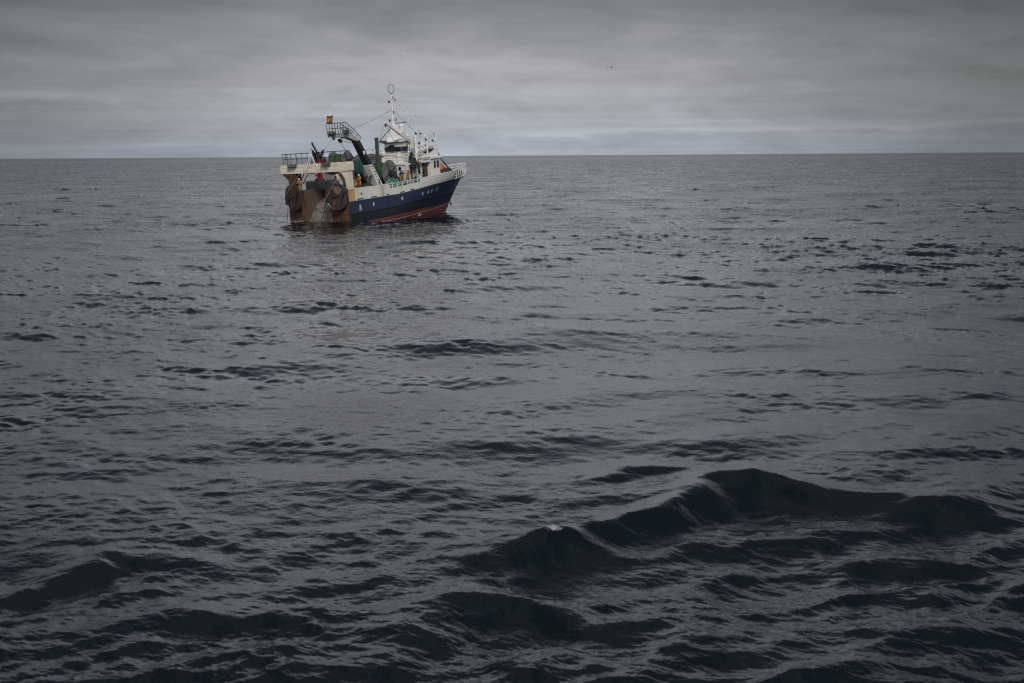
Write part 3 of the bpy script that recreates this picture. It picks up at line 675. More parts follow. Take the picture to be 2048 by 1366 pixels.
# leaning net arch with its railed head
lo_ = [(7.16, -4.5, 3.95), (8.3, -4.5, 3.95), (8.3, -3.55, 3.95), (7.16, -3.55, 3.95)]
md = [(5.78, -4.22, 6.83), (6.62, -4.22, 6.87), (6.62, -3.32, 6.87), (5.78, -3.32, 6.83)]
up_ = [(4.75, -3.35, 10.0), (5.5, -3.35, 10.05), (5.5, -2.5, 10.05), (4.75, -2.5, 10.0)]
elb = [(3.3, -3.0, 10.55), (4.1, -3.0, 11.05), (4.1, -2.15, 11.05), (3.3, -2.15, 10.55)]
tip = [(0.35, -2.95, 10.72), (0.35, -2.95, 11.08), (0.35, -2.1, 11.08), (0.35, -2.1, 10.72)]
low = MB().hexa(lo_ + md); arch = part(low, 'net_arch', 'white', bevel=.03)
part(MB().hexa(md + up_), 'arch_upper', 'black_gloss', arch, bevel=.03)
part(MB().hexa(up_ + elb).hexa([elb[0], elb[1], elb[2], elb[3], tip[0], tip[1], tip[2], tip[3]]), 'arch_head', 'grey_light', arch, bevel=.03)
rg = MB()
for k in range(8):
    f = (k + .5) / 8; a, b2 = Vector(lo_[1]).lerp(Vector(md[1]), f), Vector(lo_[2]).lerp(Vector(md[2]), f)
    c_ = Vector((7.1 + 1.15, -4.53, 0)); 
    p0 = Vector(lo_[0]).lerp(Vector(md[0]), f); p1 = Vector(lo_[1]).lerp(Vector(md[1]), f)
    rg.bar(p0.lerp(p1, .3) + Vector((0, -.02, 0)), p0.lerp(p1, .62 + .1 * (k % 3)) + Vector((0, -.02, 0)), .05, .10 + .07 * ((k * 5) % 3), up=(0, 1, 0)); part(rg, 'rung', 'rust_orange', arch); rg = MB()
part(MB().ball((5.45, -3.85, 8.4), .12, .18, .28), 'deck_light', 'port_glass', arch)
part(MB().tube([(6.35, -4.0, 5.4), (6.25, -3.9, 5.25), (6.2, -3.8, 5.0)], .09).ball((6.25, -4.1, 5.35), .1, .2, .12), 'cleat', 'wire', arch)
part(MB().tube([(7.5, -4.56, 4.0), (7.3, -4.56, 4.55), (7.45, -4.56, 4.7)], .06), 'cleat', 'wire', arch)
hr = MB()
for y in (-3.0, -2.1):
    base_ = [Vector((.35, y, 11.08)), Vector((3.2, y, 11.15)), Vector((4.3, y, 10.95)), Vector((5.5, y - .3, 10.05))]
    topp = [Vector((.25, y, 12.4)), Vector((3.2, y, 12.45)), Vector((4.9, y, 11.5)), Vector((6.0, y - .3, 10.3))]
    hr.tube(topp + [base_[3]], .04, 5); hr.tube([a.lerp(b2, .5) for a, b2 in zip(base_, topp)], .03, 5)
    for k in range(6): hr.tube([base_[0].lerp(base_[1], k / 5), topp[0].lerp(topp[1], k / 5)], .035, 5)
    for k in (.33, .7): hr.tube([base_[1].lerp(base_[2], k), topp[1].lerp(topp[2], k)], .035, 5)
    hr.tube([base_[2], topp[2]], .035, 5); hr.tube([base_[2].lerp(base_[3], .5), topp[2].lerp(topp[3], .5)], .035, 5)
hr.tube([(.25, -3.0, 12.4), (.25, -2.1, 12.4)], .04, 5); hr.tube([(.3, -3.0, 11.75), (.3, -2.1, 11.75)], .03, 5)
hr.box(.4, 3.9, -3.05, -2.05, 11.09, 11.13)
part(hr, 'arch_railing', 'black', arch)
floodlight((.1, -2.9, 11.18), 15, 14, (.9, .9, .36)); floodlight((2.75, -3.25, 11.28), 10, 5, (.9, .6, .42))
hb = part(MB().bar((2.0, -2.7, 10.7), (2.0, -2.7, 10.3), .1, .12).prism([(1.75, 10.35), (1.9, 10.05), (2.2, 9.9), (2.45, 10.0), (2.3, 10.3), (2.05, 10.45)], 'y', -2.85, -2.55), 'hoist_block', 'black', arch)
for e in ([(.5, 10.75), (.75, 10.3), (.9, 10.75)], [(2.4, 10.7), (2.6, 10.4), (2.8, 10.7)]): part(MB().prism(e, 'y', -2.9, -2.6), 'lifting_eye', 'grey', arch)

# net drums
def drum(x, z, ya, yb, rf, rn, net, lean=0.0, seed=1, spokes=4):
    rnd = random.Random(seed); n = 28; hub = MB().tube([(x, ya - .25, z), (x, yb + .25, z)], .22, 10)
    d = part(hub, 'net_drum', 'wire')
    for y in (ya, yb):
        mb = MB().prism([(x + rf * math.cos(2 * math.pi * k / n), z + rf * math.sin(2 * math.pi * k / n)) for k in range(n)], 'y', y - .04, y + .04)
        mb.ring((x, y, z), rf, 'y', .06, n, 5)
        out_ = y - .08 if y == min(ya, yb) else y + .08
        for k in range(spokes):
            a = math.pi * 2 * k / spokes + .5; mb.bar((x, out_, z), (x + rf * math.cos(a), out_, z + rf * math.sin(a)), .08, .12, up=(0, 1, 0), mi=1)
        mb.tube([(x, out_ - .1, z), (x, out_ + .1, z)], .42, 12, mi=1)
        part(mb, 'drum_flange', ['flange', 'wire'], d, smooth=True)
    vs = []; m_ = 14
    for j in range(m_ + 1):
        y = min(ya, yb) + .05 + (abs(yb - ya) - .1) * j / m_
        for k in range(n):
            a = 2 * math.pi * k / n; rr = rn * (1 + .05 * math.sin(3 * a + j) + rnd.uniform(-.035, .035) - .06 * ((j / m_ - .5) * 2) ** 2)
            vs.append((x + rr * math.cos(a), y, z + rr * math.sin(a)))
    mb = MB().add(vs, [(j * n + k, j * n + (k + 1) % n, (j + 1) * n + (k + 1) % n, (j + 1) * n + k) for j in range(m_) for k in range(n)])
    part(mb, 'wound_net', net, d, smooth=True)
    for y in (ya, yb):
        st_ = MB(); st_.bar((x - .1, y + (-.3 if y == min(ya, yb) else .3), z), (x + .25, y + (-.3 if y == min(ya, yb) else .3), 3.45), .22, .5, up=(0, 1, 0)); part(st_, 'drum_stand', 'wire', d)
drum(11.85, 5.45, -3.2, -1.1, 1.68, 1.45, 'net_green', seed=3)
drum(11.3, 6.0, -0.8, 1.15, 2.12, 1.62, 'net_teal', seed=5)
drum(9.7, 7.25, 1.95, 4.25, 1.42, 1.12, 'net_olive', seed=8)
part(MB().ball((11.9, -3.9, 5.1), .5, .35, .55, noise=.12).tube([(11.9, -3.6, 5.3), (12.4, -3.9, 4.4), (12.6, -4.0, 3.6)], .22).ball((12.5, -3.9, 4.3), .55, .35, .6, noise=.15), 'drum_motor', 'net_dark')
part(MB().bar((9.9, 1.4, 6.6), (9.5, 1.9, 7.0), .5, 1.3).bar((9.2, 1.1, 6.3), (9.8, 1.75, 6.9), .3, .3), 'drum_gearbox', 'rust')

# deck house
dh = part(MB().box(15.7, 23.3, -3.35, 3.35, 3.42, 6.28), 'deck_house', 'white', bevel=.03)
part(MB().prism([(15.55, 6.28), (21.0, 6.36), (21.0, 6.56), (15.55, 6.48)], 'y', -3.95, 3.95), 'boat_deck', 'white_clean')
part(MB().box(15.45, 15.95, -3.8, -3.37, 3.42, 6.27), 'corner_column', 'white')
def panel(x0, x1, z0, z1, name, m, y=-3.37, th=.03, parent=dh): return part(MB().box(x0, x1, y - th, y, z0, z1), name, m, parent)
d1 = panel(16.35, 17.05, 3.5, 6.0, 'door', 'brown'); panel(16.95, 17.03, 4.6, 4.75, 'handle', 'wire', y=-3.401, parent=d1) if False else None
panel(17.35, 17.75, 3.5, 6.0, 'pipe_duct', 'grey_light', th=.25); panel(16.1, 17.1, 6.0, 6.2, 'lintel', 'black', th=.05)
d2 = panel(18.45, 19.0, 4.9, 6.15, 'window', 'glass', th=.05)
panel(19.55, 20.8, 3.5, 6.25, 'door', 'brown', th=.06)
panel(19.75, 20.7, 5.9, 6.26, 'awning_box', 'black', th=.16)
part(MB().bar((16.45, -3.6, 6.1), (18.6, -3.6, 3.9), .06, .07).bar((18.3, -3.55, 3.5), (18.3, -3.55, 6.2), .07, .07), 'stay_bar', 'grey', dh)
part(MB().tube([(18.4, -3.5, 4.95), (19.1, -3.9, 5.0)], .05).tube([(19.05, -3.9, 4.6), (19.15, -3.9, 5.45)], .14).tube([(19.1, -3.9, 3.5), (19.1, -3.9, 4.6)], .05), 'davit_winch', 'black')
part(MB().tube([(15.66, -2.36, 5.84), (15.60, -2.36, 5.84)], .30, 16, mi=0).tube([(15.61, -2.36, 5.84), (15.56, -2.36, 5.84)], .23, 16, mi=1), 'round_window', ['white_clean', 'glass'], dh)
part(MB().box(15.6, 15.69, -1.9, -1.4, 3.5, 5.3), 'door', 'white_clean', dh)
# bridge
br_ = MB().prism([(20.95, 3.42), (23.35, 3.42), (23.42, 6.72), (20.95, 6.62)], 'y', -3.85, 3.85)
bridge = part(br_, 'bridge', 'white', bevel=.03)
for x0, x1 in ((21.75, 22.3), (22.5, 23.15)):
    q = part(MB().box(x0 - .05, x1 + .05, -3.875, -3.852, 5.4, 6.5), 'window', 'white_clean', bridge); part(MB().box(x0, x1, -3.885, -3.876, 5.45, 6.45), 'pane', 'glass', q)
for y in (-3.2, -1.9, -.6, .7, 2.0, 3.2):
    q = part(MB().box(23.40, 23.46, y - .5, y + .5, 5.5, 6.5), 'window', 'glass', bridge)
part(MB().prism([(20.95, 6.73), (23.95, 6.78), (23.95, 7.08), (20.95, 7.03)], 'y', -4.1, 4.1), 'visor', 'white_clean', bevel=.03)
for s in (-1, 1):
    part(MB().prism([(19.2, 7.03), (23.3, 7.09), (23.3, 8.45), (22.7, 8.45), (22.3, 7.95), (21.3, 7.6), (20.2, 7.45), (19.2, 7.4)], 'y', s * 3.7, s * 3.78), 'bridge_wing', 'white_clean')
part(MB().prism([(23.31, 7.1), (24.0, 7.1), (23.5, 7.75), (23.31, 7.75)], 'y', -3.6, 3.6), 'windscreen', 'black')
part(MB().box(21.3, 22.8, -3.6, -3.55, 7.6, 8.15), 'windscreen', 'glass')
# name board with the call sign, on the boat deck edge
nb = part(MB().prism([(17.9, 6.44), (21.0, 6.50), (21.0, 7.15), (19.0, 7.1), (17.9, 6.75)], 'y', -3.93, -3.86), 'name_board', 'white_clean')
def text_mesh(txt, size, name, m, mtx, parent):
    cu = bpy.data.curves.new(name, 'FONT'); cu.body = txt; cu.size = size; cu.extrude = .004; cu.space_character = 1.12; cu.offset = .012
    o = bpy.data.objects.new(name, cu); COL.objects.link(o); dg = bpy.context.evaluated_depsgraph_get()
    me = bpy.data.meshes.new_from_object(o.evaluated_get(dg)); bpy.data.objects.remove(o)
    q = bpy.data.objects.new(name, me); COL.objects.link(q); me.materials.clear(); me.materials.append(M[m]); q.parent = parent; q.matrix_local = mtx; return q
text_mesh('EAWG', .62, 'call_sign', 'black', Matrix.Translation((18.98, -3.94, 6.56)) @ Matrix.Rotation(R(-1.0), 4, 'Y') @ Matrix.Rotation(R(90), 4, 'X'), nb)

# casing and control cabin
cas = part(MB().box(17.5, 19.4, -1.35, 1.12, 6.5, 8.05), 'engine_casing', 'white', bevel=.03)
lv = MB()
for z in (6.9, 7.25, 7.6, 7.95): lv.box(17.46, 17.499, -.75, .95, z, z + .03)
lv.box(17.46, 17.499, -.78, -.74, 6.55, 8.0)
part(lv, 'louvre', 'grey_light', cas)
cb = part(MB().prism([(1.14, 8.05), (-1.5, 8.05), (-1.62, 9.3), (1.18, 9.3)], 'x', 17.45, 19.9), 'control_cabin', 'white', bevel=.02)
part(MB().prism([(1.15, 8.10), (-1.51, 8.10), (-1.57, 8.74), (1.17, 8.74)], 'x', 17.38, 17.449), 'window', 'blue_glass', cb)
part(MB().prism([(17.5, 8.12), (19.8, 8.12), (19.8, 8.72), (17.5, 8.72)], 'y', -1.63, -1.52), 'window', 'blue_glass', cb)
part(MB().prism([(.2, 8.1), (-.55, 8.1), (-.55, 8.95), (.0, 8.95)], 'x', 17.28, 17.37).bar((17.3, .6, 8.75), (17.2, -.3, 9.0), .5, .06), 'open_hatch', 'black', cb)
part(MB().box(17.1, 20.3, -1.85, 1.3, 9.3, 9.40), 'cabin_roof', 'black', cb)
def frus(mb, c0, h0, z0, c1, h1, z1): return mb.hexa([(c0[0] - h0, c0[1] + h0, z0), (c0[0] - h0, c0[1] - h0, z0), (c0[0] + h0, c0[1] - h0, z0), (c0[0] + h0, c0[1] + h0, z0), (c1[0] - h1, c1[1] + h1, z1), (c1[0] - h1, c1[1] - h1, z1), (c1[0] + h1, c1[1] - h1, z1), (c1[0] + h1, c1[1] + h1, z1)])
pyr = MB(); frus(pyr, (18.7, -.28), 1.54, 9.402, (18.55, -.2), .82, 10.0); frus(pyr, (18.55, -.2), .82, 10.0, (18.45, -.12), .42, 11.1); frus(pyr, (18.45, -.12), .42, 11.1, (18.38, -.06), .24, 11.8)
part(pyr, 'mast_base', 'white_clean', bevel=.03)
part(MB().box(17.2, 17.6, -1.45, -.8, 9.5, 9.62).box(17.3, 17.5, -1.3, -.95, 9.4, 9.5), 'roof_lamp', 'lamp')
# mast
ms = MB().tube([(18.3, -.05, 11.6), (18.2, -.05, 12.1)], .32, 10, r1=.17).tube([(18.2, -.05, 12.0), (18.42, -.05, 15.95)], .13, 8, r1=.075)
for z, x in ((12.5, 18.22), (15.05, 18.38)): ms.tube([(x - .65, .0, z), (x + .65, -.1, z)], .05)
ms.box(18.2, 18.6, -.2, .15, 15.4, 15.46)
mast = part(ms, 'mast', 'white_clean', smooth=True)
for z, x in ((12.4, 18.22), (14.95, 18.38)): part(MB().tube([(x - .65, 0, z - .22), (x - .65, 0, z + .12)], .12, 8), 'navigation_light', 'black', mast)
part(MB().tube([(18.36, -.15, 13.2), (18.38, -.15, 13.65)], .09), 'navigation_light', 'black', mast)
part(MB().tube([(18.55, -.1, 15.3), (18.55, -.1, 15.6)], .1), 'navigation_light', 'black', mast)
for z, x in ((12.42, 18.87), (15.12, 19.03)): part(MB().tube([(x - .05, -.1, z), (x - .22, -.14, z)], .19, 12, mi=0).tube([(x - .222, -.14, z), (x - .24, -.145, z)], .13, 12, mi=1), 'searchlight', ['black', 'port_glass'], mast)
lp = MB()
for ax_ in ('x', 'y'):
    lp.ring((18.40, -.05, 16.62), .56, ax_, .022, 24, 5, r2=.62)
lp.tube([(18.42, -.05, 15.95), (18.4, -.05, 16.02)], .12)
part(lp, 'loop_antenna', 'wire', mast)
part(MB().tube([(18.55, -.1, 11.92), (21.5, -.1, 12.0)], .06).tube([(19.9, -.1, 11.96), (19.9, -.1, 11.7)], .03), 'stick_antenna', 'blue_stick')
rd = MB()
rd.ball((19.8, -.3, 11.5), .34, .34, .36).tube([(19.8, -.3, 10.9), (19.8, -.3, 11.3)], .3, 10).bar((18.7, -.2, 10.4), (19.8, -.3, 10.9), .25, .35).ball((20.9, -.4, 10.15), .3, .3, .33).tube([(20.9, -.4, 9.4), (20.9, -.4, 10.0)], .14)
part(rd, 'radome', 'white_clean', smooth=True)
for c, y in (((21.0, 10.52), -.3), ((18.8, 9.8), -2.5)):
    x, z = c; part(MB().bar((x - .95, y, z), (x + .95, y, z + .02), .12, .16).bar((x, y, z - .35), (x, y, z - .05), .3, .3).tube([(x, y, z - 1.4), (x, y, z - .3)], .07), 'radar_scanner', 'white_clean')
clut = [('antenna_bracket', MB().tube([(18.9, -.3, 11.0), (20.1, -.5, 11.2), (20.1, -.5, 11.6)], .05)), ('mast_platform', MB().box(18.2, 20.2, -.9, .5, 10.55, 10.62)),
        ('antenna_bracket', MB().tube([(17.6, .6, 9.6), (17.6, .6, 10.6)], .03).ring((17.6, .6, 10.45), .22, 'y', .025, 12, 4)), ('antenna_bracket', MB().tube([(17.9, -.9, 9.8), (17.8, -.9, 10.7)], .03).ring((17.8, -.9, 10.6), .16, 'x', .025, 12, 4)),
        ('winch_housing', MB().box(18.7, 20.4, -3.1, -1.9, 6.5, 7.7)), ('winch_housing', MB().box(19.4, 20.2, -2.5, -1.6, 7.701, 8.5)), ('ladder', MB().tube([(17.3, -3.0, 6.5), (17.9, -2.9, 9.0)], .05).tube([(17.3, -2.6, 6.5), (17.9, -2.5, 9.0)], .05).tube([(17.5, -3.0, 7.3), (17.5, -2.6, 7.3)], .04).tube([(17.65, -3.0, 8.0), (17.65, -2.6, 8.0)], .04)),
        ('rail_frame', MB().tube([(18.4, -3.3, 8.9), (20.0, -2.6, 9.3), (21.2, -3.3, 9.2)], .04)), ('spar', MB().tube([(20.3, -3.0, 6.6), (19.2, -3.3, 9.9)], .05)), ('spar', MB().tube([(21.2, -3.4, 9.4), (21.9, -2.0, 9.9)], .05)),
        ('rail_frame', MB().tube([(21.15, -3.4, 8.8), (20.5, -3.0, 8.8), (20.2, -2.2, 8.5)], .045)), ('flood_bar', MB().tube([(20.7, -3.4, 9.75), (22.0, -3.3, 9.75)], .05).ball((20.8, -3.4, 9.9), .17))]
for nm, mb in clut: part(mb, nm, 'white_clean')
for x, y, z in ((19.3, -3.35, 9.0), (20.9, -3.45, 9.45), (22.6, -3.45, 9.2), (21.4, -2.3, 10.3), (18.6, -3.4, 10.35)): part(MB().box(x - .1, x + .1, y - .1, y + .1, z - .14, z + .14), 'lantern', 'black')
# derrick
dk = MB().bar((20.2, -1.85, 8.75), (13.5, -1.85, 12.12), .13, .16).bar((20.2, -2.25, 8.75), (13.5, -2.0, 12.08), .13, .16)
dk = part(dk, 'derrick', 'white_clean')
part(MB().tube([(14.65, -2.0, 11.3), (11.4, -1.6, 9.1)], .05).tube([(11.4, -1.6, 9.1), (10.8, -1.6, 8.6)], .04), 'derrick_strut', 'wire', dk)
part(MB().ball((13.6, -1.95, 11.75), .15, .12, .25), 'derrick_block', 'black', dk)
part(MB().bar((19.9, -2.1, 8.9), (19.0, -2.1, 8.5), .5, .6).bar((20.1, -2.1, 8.6), (20.1, -2.1, 6.55), .28, .3), 'derrick_heel', 'white', dk)
part(MB().bar((11.55, -1.55, 3.5), (11.75, -1.6, 10.15), .42, .3).box(11.45, 12.0, -1.85, -1.35, 10.1, 10.18).bar((11.9, -1.5, 6.7), (12.1, -1.5, 7.8), .6, .5), 'drum_post', 'olive')
floodlight((16.7, .8, 9.55), 0, 0, (.55, .9, .3)); 
# goal posts and lattice on the boat deck
for x0, z0, x1, z1, nm in ((18.2, 6.5, 18.5, 10.1, 'samson_post'), (21.15, 7.0, 21.2, 9.75, 'samson_post'), (23.5, 7.1, 23.52, 10.0, 'samson_post')):
    part(MB().tube([(x0, -3.4, z0), (x1, -3.4, z1)], .12, 8).tube([(x1, -3.4, z1), (x1, -3.4, z1 + .12)], .07, 8), nm, 'white_clean', smooth=True)
wr = MB().tube([(18.25, -3.5, 8.0), (21.15, -3.5, 8.15)], .05).tube([(18.3, -3.6, 7.2), (19.3, -3.6, 7.3)], .04).tube([(17.2, -3.7, 6.5), (18.3, -3.5, 7.9)], .06)
for x in np.linspace(18.3, 21.0, 6): wr.tube([(x, -3.75, 6.55), (x, -3.7, 7.5)], .035)
wr.tube([(18.3, -3.72, 7.5), (21.0, -3.72, 7.5)], .04).tube([(21.2, -3.5, 8.5), (23.5, -3.5, 8.65)], .05).tube([(21.2, -3.5, 9.0), (23.5, -3.5, 9.1)], .05)
for x in (21.7, 22.2, 22.7, 23.2): wr.tube([(x, -3.5, 8.0), (x, -3.5, 8.7)], .035)
wr.tube([(20.7, -3.4, 9.6), (22.2, -3.4, 9.7)], .04).tube([(18.5, -3.4, 9.9), (18.9, -1.5, 9.7)], .05)
for y in np.linspace(-3.7, 3.7, 9): wr.tube([(15.65, y, 6.5), (15.65, y, 7.35)], .03)
wr.tube([(15.65, -3.7, 7.35), (15.65, 3.7, 7.35)], .035).tube([(15.65, -3.7, 6.95), (15.65, 3.7, 6.95)], .025).tube([(15.65, 3.7, 7.35), (20.5, 3.7, 7.4)], .035)
part(wr, 'deck_railing', 'white_clean')
part(MB().box(16.9, 18.4, .1 + 1.15, 2.75, 6.5, 7.3).box(16.88, 16.899, 1.3, 2.7, 6.7, 6.75), 'locker', 'white_clean')
part(MB().tube([(26.3, 0, 7.2), (26.3, 0, 8.2)], .05), 'signal_mast', 'wire')
bc = MB().tube([(22.3, -2.4, 8.35), (22.3, -2.4, 8.85)], .32, 8, r1=.03).tube([(22.3, -2.4, 7.1), (22.3, -2.4, 8.4)], .03)
bc.tube([(22.75, -2.4, 7.75), (22.75, -2.4, 8.1)], .22, 8, r1=.22)
part(bc, 'day_shape', 'black')
part(MB().ball((22.8, -1.5, 8.75), .3, .3, .35).tube([(22.8, -1.5, 7.1), (22.8, -1.5, 8.6)], .1).box(21.5, 23.2, -3.3, -1.0, 8.1, 8.6), 'compass_stand', 'white_clean')
# exhaust, ventilators
part(MB().tube([(19.2, -2.3, 6.5), (19.2, -2.3, 8.3)], .3, 10).tube([(19.8, -2.7, 6.5), (19.8, -2.7, 7.9)], .2, 10).box(18.0, 19.0, -2.6, -2.0, 6.5, 7.6), 'ventilator', 'grey_light', smooth=True)
# whips
for a, b2, k in (((18.9, -2.2, 12.0), (18.17, -2.2, 20.9), .022), ((18.9, -2.2, 9.0), (18.91, -2.2, 13.97), .02), ((16.95, -2.2, 11.0), (16.96, -2.2, 14.27), .022), ((25.05, -2.2, 10.2), (25.03, -2.2, 15.3), .025),
                 ((21.5, -2.2, 8.5), (21.77, -2.2, 12.7), .02), ((20.6, -2.2, 9.0), (20.69, -2.2, 12.8), .014), ((21.4, -2.2, 8.3), (21.2, -2.2, 10.6), .05)):
    part(MB().tube([a, b2], k * .9, 5, r1=k * .5).tube([(b2[0], b2[1], b2[2] - .05), (b2[0], b2[1], b2[2] + .08)], .03, 5, mi=1).tube([a, (a[0] * .8 + b2[0] * .2, a[1], a[2] * .8 + b2[2] * .2)], k * 1.6, 5), 'whip_antenna', ['white_clean', 'black'], smooth=True)
part(MB().tube([(25.05, -2.2, 10.3), (23.5, -3.3, 9.6)], .04).tube([(25.05, -2.2, 10.3), (22.6, -2.4, 8.8)], .015), 'antenna_bracket', 'wire')
# standing rigging
sg = MB().tube([(18.3, -.05, 13.8), (12.0, -1.3, 12.6), (5.0, -2.6, 11.55)], .018, 4).tube([(18.3, -.05, 13.8), (24.72, 0, 9.86)], .022, 4).tube([(24.7, 0, 9.9), (24.7, 0, 7.1)], .06, 5)
sg.ball((16.6, -.35, 13.5), .14, .06, .07).ball((22.4, 0, 11.3), .1, .06, .08).ball((17.4, -.2, 13.65), .09, .05, .06)
part(sg, 'stay_wire', 'wire')
# foredeck
part(MB().bar((24.9, -2.9, 6.9), (28.3, -2.2, 4.9), .1, .1).ball((28.2, -2.2, 4.85), .35, .3, .3).box(27.6, 29.0, -2.6, -1.8, 3.45, 4.7), 'windlass', 'black')
part(MB().box(25.2, 28.4, -2.6, 2.6, 3.43, 4.75).box(25.15, 28.45, -2.65, 2.65, 4.751, 4.83, 1), 'fish_bin', ['grey', 'rust_orange'])
part(MB().box(29.2, 33.0, -1.6, 1.6, 3.43, 4.5).ball((30, -1.2, 4.5), .5).ball((31, .3, 4.5), .6), 'rope_stack', 'net_dark')
part(MB().box(27.4, 28.6, -3.2, -2.75, 3.43, 4.1), 'locker', 'green_box')

# ------------------------------------------------------------------ things carried aboard, hanging from it or standing on it
def thing_empty(name, mtx, label, cat, group=None):
    o = bpy.data.objects.new(name, None); COL.objects.link(o); o.matrix_world = mtx; o.empty_display_size = .3
    return tag(o, label, cat, group)

# trawl doors: cambered oval steel boards with a cut lower edge, a keel shoe and brackets
def trawl_door(mtx, label, flip, patch='rust'):
    root = thing_empty('trawl_door', mtx, label, 'trawl door', 'trawl doors hung at the stern')
    def outline(k=1.0):
        P = []
        for a in np.linspace(0, 2 * math.pi, 37)[:-1]:
            c, s_ = math.cos(a), math.sin(a); e = 2 / 2.3
            y = 1.55 * math.copysign(abs(c) ** e, c); z = 1.66 * math.copysign(abs(s_) ** e, s_)
            d = y * .68 * flip - z * .73
            if d > 1.38: y -= (d - 1.38) * .68 * flip; z += (d - 1.38) * .73
            P.append((y * k, z * k))
        return P
    vs = []; ring_n = 36; levels = [0.0, .35, .7, .93, 1.0]
    for off in (0, .16):
        for L in levels[1:]:
            for (y, z) in outline(L): vs.append((off - .32 * (1 - (y / 1.6) ** 2) + .05, y, z))
    fs = []; per = len(levels) - 1
    for side in range(2):
        o = side * per * ring_n
        for l in range(per - 1):
            for k in range(ring_n): fs.append((o + l * ring_n + k, o + l * ring_n + (k + 1) % ring_n, o + (l + 1) * ring_n + (k + 1) % ring_n, o + (l + 1) * ring_n + k))
        fs.append(tuple(o + k for k in range(ring_n)))
    a0, b0 = (per - 1) * ring_n, (2 * per - 1) * ring_n
    for k in range(ring_n): fs.append((a0 + k, a0 + (k + 1) % ring_n, b0 + (k + 1) % ring_n, b0 + k))
    MB().add(vs, fs).build('board', 'door', root, smooth=True)
    MB().tube([(.0, y, z) for y, z in outline(1.0)], .07, 6, closed=True).build('rim', 'door', root)
    # wear shoe along the cut edge
    c = Vector((0, flip * .68 * 1.42, -.73 * 1.42)); d = Vector((0, .73 * flip, .68))
    MB().bar(c - d * 1.0, c + d * .8, .34, .12, up=(1, 0, 0)).build('shoe', 'black', root)
    MB().tube([c - d * .95 + Vector((-.18, 0, .02)), c + d * .2 + Vector((-.18, 0, .02))], .035, 5).build('worn_edge', 'port_glass', root)
    MB().bar(Vector((-.30, -.2, -1.25)), Vector((-.30, -1.15, .9)), .62, .22, up=(1, 0, 0), wa1=.45).build('stiffener', 'door', root)
    MB().prism([(-1.0, .95), (-.2, 1.35), (.6, 1.3), (.1, .55), (-.5, .25)], 'x', -.34, -.30).build('scraped_patch', patch, root)
    MB().bar((-.42, -.5, .35), (-.6, -.1, .15), .16, .22).bar((-.6, -.1, .15), (-.42, .35, .3), .16, .22).build('towing_bracket', 'rust', root)
    return root
trawl_door(aboard(-.75, 3.4, 3.3, rz=-12), 'rusty oval trawl door hanging from the port gantry leg, left of the slipway', 1)
trawl_door(aboard(-.75, -3.45, 3.25, rz=10, rx=6), 'blackened oval trawl door with grey scraped top, hanging on the starboard transom beside the tan panel', 1, 'wall')

def rope(pts, r, m, label, mtx=SHIP, group=None, name='rope', cat='rope'):
    P = [Vector(p) for p in pts]; Q = []
    for i in range(len(P) - 1):
        a, b2, c, d = P[max(i - 1, 0)], P[i], P[i + 1], P[min(i + 2, len(P) - 1)]
        for k in range(6):
            t_ = k / 6; Q.append(.5 * ((2 * b2) + (c - a) * t_ + (2 * a - 5 * b2 + 4 * c - d) * t_ ** 2 + (3 * b2 - a - 3 * c + d) * t_ ** 3))
    Q.append(P[-1]); c0 = P[0].copy()
    o = MB().tube([q - c0 for q in Q], r, 5).build(name, m, smooth=True, matrix=mtx @ Matrix.Translation(c0))
    return tag(o, label, cat, group)
g_ = 'ropes and warps led over the stern'
rope([(-1.2, 1.5, 6.5), (-1.35, 4.27, 3.6), (-1.5, 6.15, .75), (-1.5, 6.6, .3)], .035, 'rope', 'tan rope from under the gantry beam across the left trawl door into the sea', group=g_)
rope([(-1.1, 4.1, 2.2), (-1.1, 4.25, 1.4), (-1.1, 4.5, .3), (-1.1, 4.55, 0)], .04, 'wire', 'dark wire straight down from the left trawl door to the water', group=g_)
rope([(-1.2, -3.9, 5.3), (-1.4, -2.2, 3.0), (-1.5, -.35, .3), (-1.5, -.2, 0)], .04, 'rope', 'long tan rope running from the hanging block down across the slipway opening', group=g_)
rope([(-1.0, .5, 3.1), (-1.0, -.13, 2.2), (-1.0, -.5, 1.75), (-1.0, -1.1, 1.4), (-1.0, -1.83, 1.52), (-1.0, -2.4, 2.4), (-1.0, -2.7, 3.0)], .055, 'wire', 'black hose hanging in a loop across the slipway', group=g_)
rope([(-1.0, -2.3, 3.4), (-1.0, -1.8, 2.2), (-1.0, -1.5, 1.3), (-1.1, -1.06, .4), (-1.1, -1, 0)], .05, 'wire', 'black warp dropping from the hose loop into the sea', group=g_)
rope([(-1.05, -2.9, 1.4), (-1.1, -2.6, .7), (-1.2, -2.4, .1)], .055, 'wire', 'short black rope end beside the starboard transom at the water', group=g_)
rope([(-.4, 2.6, 5.35), (.3, .5, 4.7), (.6, -1.9, 4.35)], .025, 'wire', 'thin wire slung over the top of the slipway below the gantry', group=g_)
rope([(.7, -2.7, 10.6), (.3, 0.2, 7.6), (.2, 1.2, 6.9)], .015, 'wire', 'thin line from the tip of the net arch down to the gantry beam', group='running rigging')
rope([(2.1, -2.7, 10.1), (1.6, -3.6, 9.2), (1.2, -4.3, 8.5)], .03, 'wire', 'short line from the hoist block down to the gantry railing end', group='running rigging')
rope([(2.4, -2.7, 10.2), (4.6, -3.0, 9.7)], .035, 'wire', 'short dark line from the hoist block to the black arch', group='running rigging')
rope([(11.8, -1.7, 7.9), (14.5, -2.4, 7.5), (17.0, -3.2, 7.0)], .022, 'wire_green', 'green rope sagging from the grey green post to the hanging net', group='running rigging')
